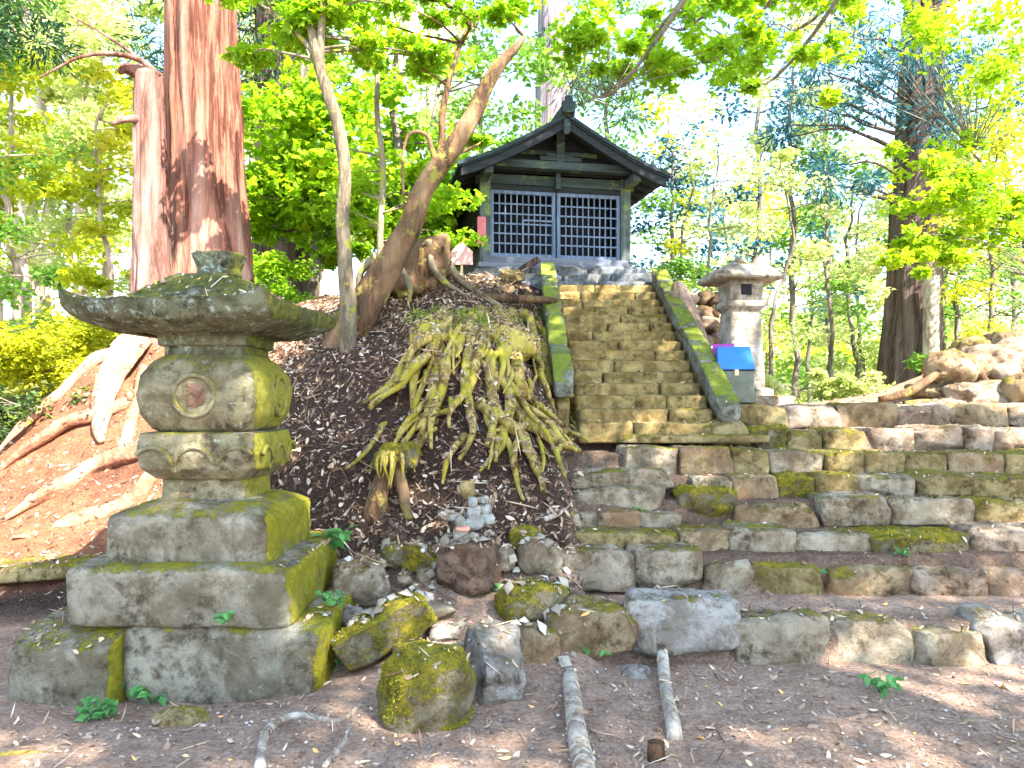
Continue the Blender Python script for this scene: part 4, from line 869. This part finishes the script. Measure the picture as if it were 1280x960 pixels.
# thin woodland trees, right and left
def bg(name, label, group, x, y, h, r, spread, ncl, npc, leafm, seed, kind='flat', LW=(.14, .10), low=.35, barkm='bark_thin', lean=0, flat=.5, cr=(.35, .8)):
    npc = int(npc*1.7); rs = np.random.RandomState(seed); b_ = g0(x, y); top = b_+np.array([lean, 0, h]); cl = []
    for i in range(ncl):
        t = rs.uniform(low, 1.0); w_ = spread*(1.15-t*.6); a_ = rs.uniform(0, 6.28); q = rs.uniform(.2, 1)
        cl.append((b_+(top-b_)*t+np.array([math.cos(a_)*w_*q, math.sin(a_)*w_*q, rs.uniform(-.3, .5)]), rs.uniform(*cr)*spread*.55))
    return tree(name, label, 'tree', group, [b_, b_+(top-b_)*.35+[rs.uniform(-.2, .2), 0, 0], b_+(top-b_)*.7+[rs.uniform(-.3, .3), 0, 0], top], [r, r*.75, r*.5, r*.15], cl, npc, LW, leafm, barkm, 9, 26, kind, flat, .1, r*.22, seed, wig=.15)
G1, G2, G3 = 'thin trees in the valley behind the terrace', 'woodland trees on the left hillside', 'trees on the rise behind the shrine'
rightl = [
 (970, 13, 4.6, .05, 1.0, 14, 50, 'leaf_pale', 'thin dark-stemmed tree just right of the pale lantern'), (1000, 14.5, 7, .07, 1.5, 22, 60, 'leaf_pale', 'thin forked tree with pale leaves right of the pale lantern'),
 (1035, 16, 5.6, .06, 1.3, 18, 50, 'leaf_mid', 'thin bare-stemmed tree midway between pale lantern and dark cedar'), (1075, 17, 5.4, .07, 1.4, 22, 60, 'leaf_pale', 'pale-leaved tree just left of the dark cedar'),
 (905, 15, 5.2, .05, 1.3, 14, 45, 'leaf_pale', 'thin pale-leaved tree behind the pale lantern roof'), (860, 16, 5.4, .05, 1.3, 12, 45, 'leaf_yel', 'thin yellow-leaved tree right of the shrine'),
 (1200, 15, 6, .07, 1.6, 26, 80, 'leaf_mid', 'leafy green tree just right of the dark cedar'), (1250, 13, 5, .06, 1.5, 24, 80, 'leaf_yel', 'yellow-green leafy tree behind the bank on the right'),
 (1010, 24, 8, .09, 2.4, 26, 70, 'leaf_mid', None), (900, 28, 10, .1, 2.6, 26, 70, 'leaf_pale', None), (1080, 26, 9, .1, 2.6, 26, 80, 'leaf_pale', None), (1180, 24, 11, .1, 2.6, 30, 80, 'leaf_mid', None),
 (1270, 22, 12, .12, 2.8, 34, 90, 'leaf_pale', None), (960, 34, 11, .12, 3.2, 28, 80, 'leaf_yel', None), (1130, 34, 12, .12, 3.2, 28, 80, 'leaf_yel', None), (1040, 40, 11, .12, 3.4, 30, 80, 'leaf_pale', None),
 (1350, 18, 9, .1, 2.6, 30, 80, 'leaf_mid', None)]
for j, (px, D, h, r, sp, nc, npc, m, lab) in enumerate(rightl):
    k_ = D/15.
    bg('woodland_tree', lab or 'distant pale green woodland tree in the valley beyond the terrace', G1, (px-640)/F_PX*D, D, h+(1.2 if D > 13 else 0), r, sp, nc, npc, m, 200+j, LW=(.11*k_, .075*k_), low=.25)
leftl = [
 (20, 16, 7, .09, 1.8, 26, 110, 'leaf_yel', 'maple_tree'), (90, 18, 8, .1, 2.0, 30, 110, 'leaf_pale', ''), (140, 13.5, 5.5, .07, 1.2, 24, 90, 'leaf_yel', ''), (-40, 13, 8, .1, 1.8, 30, 110, 'leaf_mid', ''), (50, 24, 11, .14, 2.8, 34, 110, 'leaf_pale', ''),
 (130, 28, 13, .15, 3, 34, 110, 'leaf_pale', ''), (0, 32, 14, .16, 3.4, 36, 110, 'leaf_yel', ''), (320, 22, 10, .12, 2.4, 30, 100, 'leaf_pale', ''), (400, 26, 11, .12, 2.8, 30, 100, 'leaf_pale', ''), (-120, 20, 10, .12, 2.6, 34, 110, 'leaf_mid', '')]
lll = ['yellow-green maple with low boughs at the far left edge', 'pale-leaved tree halfway between left edge and the snag', 'small yellow-green tree directly left of the snag', 'green tree whose boughs fill the top left corner'] 
for j, (px, D, h, r, sp, nc, npc, m, _) in enumerate(leftl):
    k_ = D/15.
    bg('woodland_tree', lll[j] if j < 4 else 'woodland tree coloured pale for haze, far behind the huge cedar', G2, (px-640)/F_PX*D, D, h, r, sp, nc, npc, m, 300+j, LW=(.14*k_, .10*k_), low=.1, barkm='bark_pale')
for j, (px, D, h, lab) in enumerate(((30, 21, 14, 'pale straight trunk standing at the far left edge'), (55, 24, 14, 'pale straight trunk just right of the leftmost pale trunk'), (100, 22, 14, 'pale straight trunk between the snag and the far left trunks'))):
    bg('cedar_tree', lab, G2, (px-640)/F_PX*D, D, h, .2, 2.2, 22, 160, 'leaf_cedar', 330+j, 'needle', (.25, .05), .55, 'bark_pale')
bg('cedar_tree', 'dark green cedar boughs high in the top left corner', G2, P(-60, 0, 12)[0], 12, 11, .2, 3.0, 40, 200, 'leaf_cedar', 340, 'needle', (.18, .04), .5, 'cedar_dark')
for j, (px, D, h, sp, m, lab) in enumerate(((760, 18, 9, 2.0, 'leaf_mid', 'green tree rising behind the right slope of the shrine roof'), (590, 19, 9, 2.2, 'leaf_mid', 'green tree rising behind the left slope of the shrine roof'), (835, 19, 8.5, 1.6, 'leaf_blue', 'blue-green sparse tree right of the shrine roof'), (940, 20, 13, 1.9, 'leaf_blue', 'tall sparse blue-green tree high above the pale lantern'), (1040, 22, 14.5, 2.0, 'leaf_blue', 'tall sparse blue-green tree left of the dark cedar top'), (540, 24, 11, 2.4, 'leaf_pale', 'pale tree far behind the leaning tree'))):
    k_ = D/15.
    bg('woodland_tree', lab, G3, (px-640)/F_PX*D, D, h, .1, sp, 26, 60, m, 360+j, LW=(.12*k_, .07*k_), low=.35)

# ------------------------------------------------------------------ shrubs, seedlings, leaf litter
def bush(label, c, w, d, h, n, m, LW, seed, name='bush'):
    rs = np.random.RandomState(seed); c = np.array(c); e = empty(name, tuple(c), label, 'bush')
    cl = [(c+np.array([rs.uniform(-w, w)/2, rs.uniform(-d, d)/2, rs.uniform(.1, 1)*h]), rs.uniform(.2, .4)*h) for _ in range(n)]
    V, F = join(limbs(np.array([c, c+[0, 0, h*.3], c+[0, 0, h*.5]]), cl, .012, seed)); part('stems', V, F, M['bark_thin'], e)
    V, F, T = leaves(cl, 170, *LW, .8, 'flat', seed); part('foliage', V, F, M[m], e, attr=T, smooth=False)
a = px_on(40, 540, 6.5, 10); bush('dark green bush on the bank at the far left edge', a+[-.1, .3, -.1], 1.3, .8, .55, 22, 'bush', (.06, .035), 1)
a = P(40, 430, 10); bush('bright yellow-green bush behind the dark bush', (a[0], 10, gz(a[0], 10)), 1.9, 1.4, 1.0, 30, 'bushy', (.09, .06), 2)
a = P(120, 400, 12); bush('yellow-green bush left of the snag', (a[0], 12, gz(a[0], 12)), 2.0, 1.4, 1.2, 30, 'leaf_yel' if False else 'bushy', (.1, .06), 3)
a = P(825, 345, 11.5); bush('dark shrub on the rise right of the shrine', (a[0]+.1, 11.6, 2.6), .9, .8, .9, 14, 'leaf_mid', (.08, .05), 4)
a = P(350, 330, 10); bush('small fern-like shrub left of the slender tree', (a[0], 10, gz(a[0], 10)), .9, .6, .7, 14, 'leaf_lime', (.09, .04), 5)
for j, (px, py, D, w_) in enumerate(((1215, 470, 11, 1.5), (1000, 480, 12.5, 1.8), (1085, 478, 12.0, 1.3))):
    a = P(px, py, D); bush(('light green shrub behind the bank on the right', 'low pale shrub behind the terrace right of the pale lantern', 'low shrub at the left foot of the dark cedar')[j], (a[0], D, gz(a[0], D)), w_, .9, .55, 14, 'leaf_pale' if j else 'leaf_mid', (.09, .05), 10+j)
def seedling(px, py, r, lab, n=9, lo=2.7, hi=9.5, lift=.0, at_=None):
    c = px_on(px, py, lo, hi) if at_ is None else np.array(at_); rs = np.random.RandomState(int(px)); V = []; F = []; T = []; b = 0
    e = empty('seedling', tuple(c), lab, 'plant', 'little green seedlings')
    sv = []
    for i in range(n):
        a_ = rs.uniform(0, 6.28); t = c+np.array([math.cos(a_)*r*rs.uniform(.3, 1), math.sin(a_)*r*.6, rs.uniform(.3, 1.1)*r])
        sv.append(tube([c, (c+t)/2+[0, 0, r*.15], t], [.003, .003, .002], 5, 5))
        v, f, tt = leaves([(t, r*.12)], 4, r*.65, r*.38, 1, 'flat', int(px)+i); V.append(v); F.append(f+b); T.append(tt); b += len(v)
    v, f = join(sv); part('stems', v, f, M['plant_stem'], e); part('leaves', np.concatenate(V), np.concatenate(F), M['plant'], e, attr=np.concatenate(T), smooth=False)
M['plant_stem'] = plain('seedling_stem', (.10, .22, .06))
for a in ((740, 822, .07, 'seedling at the foot of the first kerb stone'), (1018, 738, .09, 'fern-like seedling before the fourth stone of the lowest step row'), (1100, 866, .08, 'bright seedling on bare earth below the kerb stones', 9), (417, 836, .06, 'seedling at the corner of the lantern base'), (160, 872, .10, 'feathery plant before the joint of the lantern slabs', 16), (230, 852, .05, 'tiny seedling against the lantern front slab'), (120, 900, .08, 'low spreading weed on the earth before the lantern', 22), (190, 880, .09, 'small weed beside the rounded olive stone', 12), (612, 745, .06, 'bright green sprig at the foot of the figure pedestal'), (1128, 694, .05, 'green sprig on the ledge under the mossy step stone'), (793, 652, .05, 'bluish green sprig between the blocks at left end of steps')): seedling(*a)
seedling(410, 650, .12, 'leafy plant growing beside the right corner of the lantern plinth', 16, at_=(-1.12, 4.85, .55)); seedling(403, 745, .08, 'leafy plant on the mossy ledge of the lantern base', 10, at_=(-1.0, 4.25, .36)); seedling(272, 778, .06, 'small plant on the ledge of the lantern front slab', 10, at_=(-1.46, 3.94, .36))
# rubble wall at the right of the shrine, bank of boulders on the right
rs = np.random.RandomState(5); k = 0
for zz in range(4):
    for i in range(5-zz//2):
        px = 855+i*15+rs.uniform(-4, 4)-zz*2; py = 425-zz*17+rs.uniform(-3, 3); k += 1
        c = P(px, py, 8.9+.06*zz); V, F = stone(c, rs.uniform(.13, .22), .25, rs.uniform(.11, .18), 700+k, 4, .12, .2, 8, (0, rs.uniform(-20, 20), 0))
        put_stone('rubble_stone', f'rubble stone, {ORD[i]} from the staircase in the {["bottom", "second", "third", "top"][zz]} course of the rubble wall', 'stone', 'rubble wall between staircase and pale lantern', ('white', 'tan', 'brown', 'white')[k % 4], V, F)
kk = 0
for (px, py, D, w, h, m, lab) in ((1195, 462, 8.1, .55, .38, 'tan', 'big tan boulder at the left end of the bank'), (1250, 450, 8.2, .6, .42, 'white', 'big pale boulder on top of the bank'), (1225, 495, 7.8, .55, .30, 'white', 'pale boulder at the foot of the bank'), (1165, 492, 8.2, .42, .2, 'tan', 'low tan stone at the toe of the bank'), (1275, 490, 7.7, .45, .36, 'tan', 'tan boulder at the right edge of the picture'), (1180, 510, 7.6, .34, .16, 'white', 'flat pale stone before the bank'), (1262, 430, 8.6, .4, .26, 'tan', 'weathered boulder at the crest of the bank'), (1210, 435, 8.7, .3, .2, 'olive', 'small mossy boulder on the crest of the bank')):
    kk += 1; V, F = stone(P(px, py, D), w, .5, h, 760+kk, 3.2, .22, .2, 14, (0, rs.uniform(-15, 15), 0)); put_stone('boulder', lab, 'boulder', 'boulders of the bank on the right', m, V, F)
for j, pts in enumerate(([(1100, 492), (1140, 478), (1180, 455), (1215, 438)], [(1130, 505), (1190, 508), (1240, 512), (1275, 505)], [(1225, 460), (1240, 480), (1258, 500), (1278, 512)])):
    q = [P(a_, b_, 7.9) for a_, b_ in pts]; q = [np.array([v[0], v[1], max(v[2]-.06, gz(v[0], v[1])+.01)]) for v in q]; V, F = tube(q, [.035, .045, .035, .01], 10, 26, .2, 5, .2, 8, 77+j, .06); o = mesh('surface_root', V, F, M['bark'], loc=tuple(q[0])); tag(o, ('root along the sloping crest of the right bank', 'root lying along the foot of the right bank', 'root running down between the boulders of the right bank')[j], 'root', 'roots on the right bank')
# bare twisted roots on the mound edge left of the shrine
for j, pts in enumerate(([(505, 300), (500, 330), (515, 360), (512, 390)], [(535, 300), (545, 330), (560, 355), (580, 372)], [(520, 310), (530, 345), (548, 380)], [(490, 315), (478, 350), (470, 385)], [(550, 320), (575, 350), (610, 370), (640, 392)], [(470, 320), (450, 345), (445, 380)])):
    q = [P(a_, b_, 7.9+.1*j) for a_, b_ in pts]; V, F = tube(q, [.05, .04, .03, .015], 9, 24, .3, 6, .3, 8, 90+j, .08); o = mesh('bare_root', V, F, M['bark_grey'], loc=tuple(q[-1]))
    tag(o, f'twisted bare root, {ORD[j]} of the tangle on the mound rim beside the leaning tree', 'root', 'tangle of bare roots by the leaning tree')
c = P(520, 345, 8.3); V, F = stone(c, .75, .6, .7, 444, 2.6, .3, .2, 16); o = mesh('root_plate', V, F, M['bark'], loc=tuple(c)); tag(o, 'dark upturned root plate on the mound rim left of the shrine', 'stump')
c = P(565, 372, 8.2); V, F = tube([c, c+[.9, .3, .02], c+[1.15, .5, .03]], [.05, .045, .03], 10, 16, .1, 4, .1, 6, 3); o = mesh('fallen_branch', V, F, M['bark'], loc=tuple(c)); tag(o, 'dark fallen branch lying below the shrine platform', 'branch')
for q, (px, py, D, w_, m, lab) in enumerate(((628, 362, 8.9, .28, 'tan', 'flat tan stone at the foot of the platform left of the stairs'), (640, 346, 9.3, .3, 'olive', 'squared stone stacked under the platform corner'))):
    V, F = stone(P(px, py, D), w_, .25, .14, 870+q, 4, .1, .1, 9); put_stone('loose_stone', lab, 'stone', None, m, V, F)

BV = []; BF = []; n = 0
for v, f in SOLID:
    BV.append(np.asarray(v)); BF += [tuple(i+n for i in q) for q in (f if isinstance(f, list) else f.tolist())]; n += len(v)
bvh = BVHTree.FromPolygons(np.concatenate(BV).tolist(), BF)
def litter(name, label, cat, n, region, size, mat, seed, thick=0., tint=None, stone_=False):
    rs = np.random.RandomState(seed); V = []; T = []; k = 0
    while k < n:
        x_, y_ = region(rs); k += 1
        h, nn, _, _ = bvh.ray_cast(Vector((x_, y_, 6)), Vector((0, 0, -1)))
        if h is None or nn.z < .25 or (.34 < x_ < .57 and y_ > 6.7): continue
        nn = np.array(nn)+rs.normal(size=3)*.35; nn /= np.linalg.norm(nn)
        u = rs.normal(size=3); u -= nn*u.dot(nn); u /= np.linalg.norm(u); w = np.cross(nn, u)
        s_ = size*min(1.8, math.exp(rs.normal(0, .45))); c = np.array(h)+nn*(.004+.25*s_*rs.uniform(0, .5)); b_ = rs.uniform(-.3, .5)*s_*(.12 if thick else 1); wd = rs.uniform(.10, .26) if not thick else thick
        V += [c-u*s_*.5, c-u*s_*.22-w*s_*wd*.8-nn*b_*.2, c+u*s_*.2-w*s_*wd-nn*b_*.25, c+u*s_*.55+nn*b_*.5, c+u*s_*.24+w*s_*wd*.9-nn*b_*.2, c-u*s_*.2+w*s_*wd-nn*b_*.3] if not stone_ else [c-u*s_*.3, c-w*s_*.3, c+u*s_*.35, c+w*s_*.3, c+nn*s_*.22]
        T += [rs.uniform(0, 1)**1.5]*(5 if stone_ else 6)
    V = np.array(V)
    if stone_:
        m_ = len(V)//5; i = np.arange(m_)[:, None]*5; F = np.concatenate([i+[0, 1, 4], i+[1, 2, 4], i+[2, 3, 4], i+[3, 0, 4]])
    else: i = np.arange(len(V)//6)[:, None]*6; F = np.concatenate([i+[0, 1, 2, 3], i+[0, 3, 4, 5]])
    o = mesh(name, V, F, M[mat], attr=T, smooth=stone_); tag(o, label, cat, None, 'stuff')
def mound(r): y_ = r.uniform(4.7, 9.8); return r.uniform(-3.0, .55)*min(1, y_/6), y_
def fore(r): y_ = 2.9+1.9*r.uniform(0, 1); return r.uniform(-3, 3.2)*y_/4.6, y_
litter('fallen_leaves', 'dry brown and pale leaves littering the dark mound', 'fallen leaves', 15000, mound, .040, 'litter', 1)
litter('fallen_leaves', 'dry leaves scattered over the trodden earth and kerb', 'fallen leaves', 1100, fore, .034, 'litter_pale', 2)
litter('fallen_leaves', 'dry leaves lying along the stone steps and staircase', 'fallen leaves', 3400, lambda r: (r.uniform(.3, 4.6), r.uniform(4.9, 10.2)), .028, 'litter', 3)
litter('fallen_leaves', 'reddish dry needles and leaves on the sunlit root slope', 'fallen leaves', 4200, lambda r: (r.uniform(-5.2, -1.6), r.uniform(5.2, 9)), .036, 'litter', 4)
litter('fallen_twigs', 'thin dry twigs strewn over the mound and path', 'fallen twigs', 1500, mound, .15, 'litter', 7, .022)
litter('fallen_twigs', 'thin dry twigs lying on the trodden earth', 'fallen twigs', 500, fore, .10, 'litter', 8, .022)
M['rubble'] = leaf_mat('rubble_stone', (.24, .20, .15), (.46, .42, .34), (.60, .58, .52), 0, .9)
M['pebble'] = leaf_mat('pebbles', (.18, .15, .13), (.36, .31, .27), (.55, .51, .47), 0, .85)
litter('pebbles', 'small pale pebbles strewn over the trodden earth', 'pebbles', 2200, fore, .020, 'pebble', 5, stone_=True)
litter('rubble', 'small pale rubble packed between the big lantern and the steps', 'rubble', 170, lambda r: (r.uniform(-1.05, .35), r.uniform(4.15, 5.0)), .085, 'rubble', 11, stone_=True)
litter('pebbles', 'pale pebbles and chips on the mound slope', 'pebbles', 1200, mound, .035, 'pebble', 6, stone_=True)
# shaggy moss on the stump
rs = np.random.RandomState(9); cl = [(px_on(rs.uniform(515, 690), rs.uniform(396, 420), 5.5)+[0, .05, .05], .09) for _ in range(50)]
V, F, T = leaves(cl, 60, .05, .012, .6, 'needle', 3); part('moss_cover', V, F, M['mossgreen'], stump, attr=T, smooth=False)

rs = np.random.RandomState(19); C = []; N_ = []
for V, F in MOSSY:
    Q = V[np.array(F)]; nn = np.cross(Q[:, 1]-Q[:, 0], Q[:, 2]-Q[:, 0]); ar = np.linalg.norm(nn, axis=1); nn = nn/ar[:, None]
    ok = np.where((nn[:, 2] > -.1) & (fbm(Q.mean(1), 9, 3, 4) > -.12))[0]
    if len(ok) == 0: continue
    pk = rs.choice(ok, size=int(ar[ok].sum()*9000)+50, p=ar[ok]/ar[ok].sum()); a_, b_ = rs.uniform(0, 1, (2, len(pk), 1))
    C.append(Q[pk, 0]*(1-a_)*(1-b_)+Q[pk, 1]*a_*(1-b_)+Q[pk, 2]*a_*b_+Q[pk, 3]*(1-a_)*b_); N_.append(nn[pk])
C = np.concatenate(C); N_ = np.concatenate(N_); n = len(C); u = N_+rs.normal(size=(n, 3))*.6; u /= np.linalg.norm(u, axis=1)[:, None]
w_ = np.cross(u, rs.normal(size=(n, 3))); w_ /= np.linalg.norm(w_, axis=1)[:, None]; ln = rs.uniform(.006, .017, n)[:, None]; T = np.clip(.45+.9*fbm(C, 14, 3, 8)+rs.normal(0, .15, n), 0, 1)
V = np.stack([C-u*.002-w_*.003, C-u*.002+w_*.003, C+u*ln+w_*.0015, C+u*ln-w_*.0015], 1).reshape(-1, 3)
M['moss_blades'] = leaf_mat('moss_blades', (.10, .12, .012), (.30, .27, .015), (.44, .38, .03), .3, .9)
o = mesh('moss', V, np.arange(len(V)).reshape(-1, 4), M['moss_blades'], attr=np.repeat(T, 4), smooth=False); tag(o, 'short fuzzy moss growing on the mossy stones', 'moss', None, 'stuff')

# distant wooded hill
V = []; T = []; rs = np.random.RandomState(77); cl = []
for i in range(420):
    a_ = rs.uniform(-1.0, 1.0); D = rs.uniform(55, 95); x_ = a_*D; hh = 5+5*fbm(np.array([[x_*.03, 3, 0]]), 1, 3, 5)[0]+(D-55)*.10
    cl.append((np.array([x_, D, rs.uniform(-.5, 1)*hh+gz(x_, D)*0]), rs.uniform(2, 3.6)))
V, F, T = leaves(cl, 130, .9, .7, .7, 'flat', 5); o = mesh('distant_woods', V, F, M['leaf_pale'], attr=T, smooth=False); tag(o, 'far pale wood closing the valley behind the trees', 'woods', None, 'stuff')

# ------------------------------------------------------------------ light, sky, camera
w = bpy.data.worlds.new('World'); S.world = w; w.use_nodes = True; nt = w.node_tree; bgN = nt.nodes['Background']
EL, AZ = 47, 140     # sun height; direction it stands in, clockwise from straight ahead
sky = nt.nodes.new('ShaderNodeTexSky'); sky.sky_type = 'NISHITA'; sky.sun_disc = False; sky.sun_elevation = R(EL); sky.sun_rotation = R(AZ); sky.air_density = 1.2; sky.dust_density = .6; sky.ozone_density = 1.5
tc = nt.nodes.new('ShaderNodeTexCoord'); no = nt.nodes.new('ShaderNodeTexNoise'); no.inputs['Scale'].default_value = 3.2; no.inputs['Detail'].default_value = 8; no.inputs['Roughness'].default_value = .62
mp = nt.nodes.new('ShaderNodeMapping'); mp.inputs['Scale'].default_value = (1, 1, 2.0); nt.links.new(tc.outputs['Generated'], mp.inputs[0]); nt.links.new(mp.outputs[0], no.inputs['Vector'])
mr = nt.nodes.new('ShaderNodeMapRange'); mr.interpolation_type = 'SMOOTHSTEP'; mr.inputs['From Min'].default_value = .54; mr.inputs['From Max'].default_value = .66; mr.inputs['To Max'].default_value = .92; nt.links.new(no.outputs['Fac'], mr.inputs['Value'])
mx = nt.nodes.new('ShaderNodeMix'); mx.data_type = 'RGBA'; sx_ = nt.nodes.new('ShaderNodeSeparateXYZ'); nt.links.new(tc.outputs['Generated'], sx_.inputs[0]); hr = nt.nodes.new('ShaderNodeMapRange'); hr.interpolation_type = 'SMOOTHSTEP'
hr.inputs['From Min'].default_value = .0; hr.inputs['From Max'].default_value = .12; hr.inputs['To Min'].default_value = 1; hr.inputs['To Max'].default_value = 0; nt.links.new(sx_.outputs[2], hr.inputs['Value'])
ad = nt.nodes.new('ShaderNodeMath'); ad.operation = 'MAXIMUM'; nt.links.new(mr.outputs[0], ad.inputs[0]); nt.links.new(hr.outputs[0], ad.inputs[1]); nt.links.new(ad.outputs[0], mx.inputs[0]); nt.links.new(sky.outputs[0], mx.inputs[6]); mx.inputs[7].default_value = (9, 9.3, 9.8, 1)
nt.links.new(mx.outputs[2], bgN.inputs['Color']); bgN.inputs['Strength'].default_value = .125
sl_ = bpy.data.lights.new('sun', 'SUN'); sl_.energy = 4.6; sl_.angle = R(.6); sl_.color = (1, .93, .82); so = bpy.data.objects.new('sun', sl_); COL.objects.link(so)
d = Vector((math.sin(R(AZ))*math.cos(R(EL)), math.cos(R(AZ))*math.cos(R(EL)), math.sin(R(EL)))); so.rotation_euler = d.to_track_quat('Z', 'Y').to_euler(); so.location = d*30
cam = bpy.data.cameras.new('camera'); co = bpy.data.objects.new('camera', cam); COL.objects.link(co); S.camera = co
co.location = (0, 0, H0); co.rotation_euler = (R(90), 0, 0); cam.sensor_width = 36; cam.lens = 36*F_PX/1280; cam.shift_y = 20/1280; cam.clip_end = 2000
S.view_settings.view_transform = 'Standard'; S.view_settings.look = 'None'; S.view_settings.exposure = 2.6; S.view_settings.gamma = 1; S.view_settings.use_curve_mapping = False
S.cycles.max_bounces = 6; S.cycles.diffuse_bounces = 2; S.cycles.transmission_bounces = 4; S.cycles.use_denoising = True
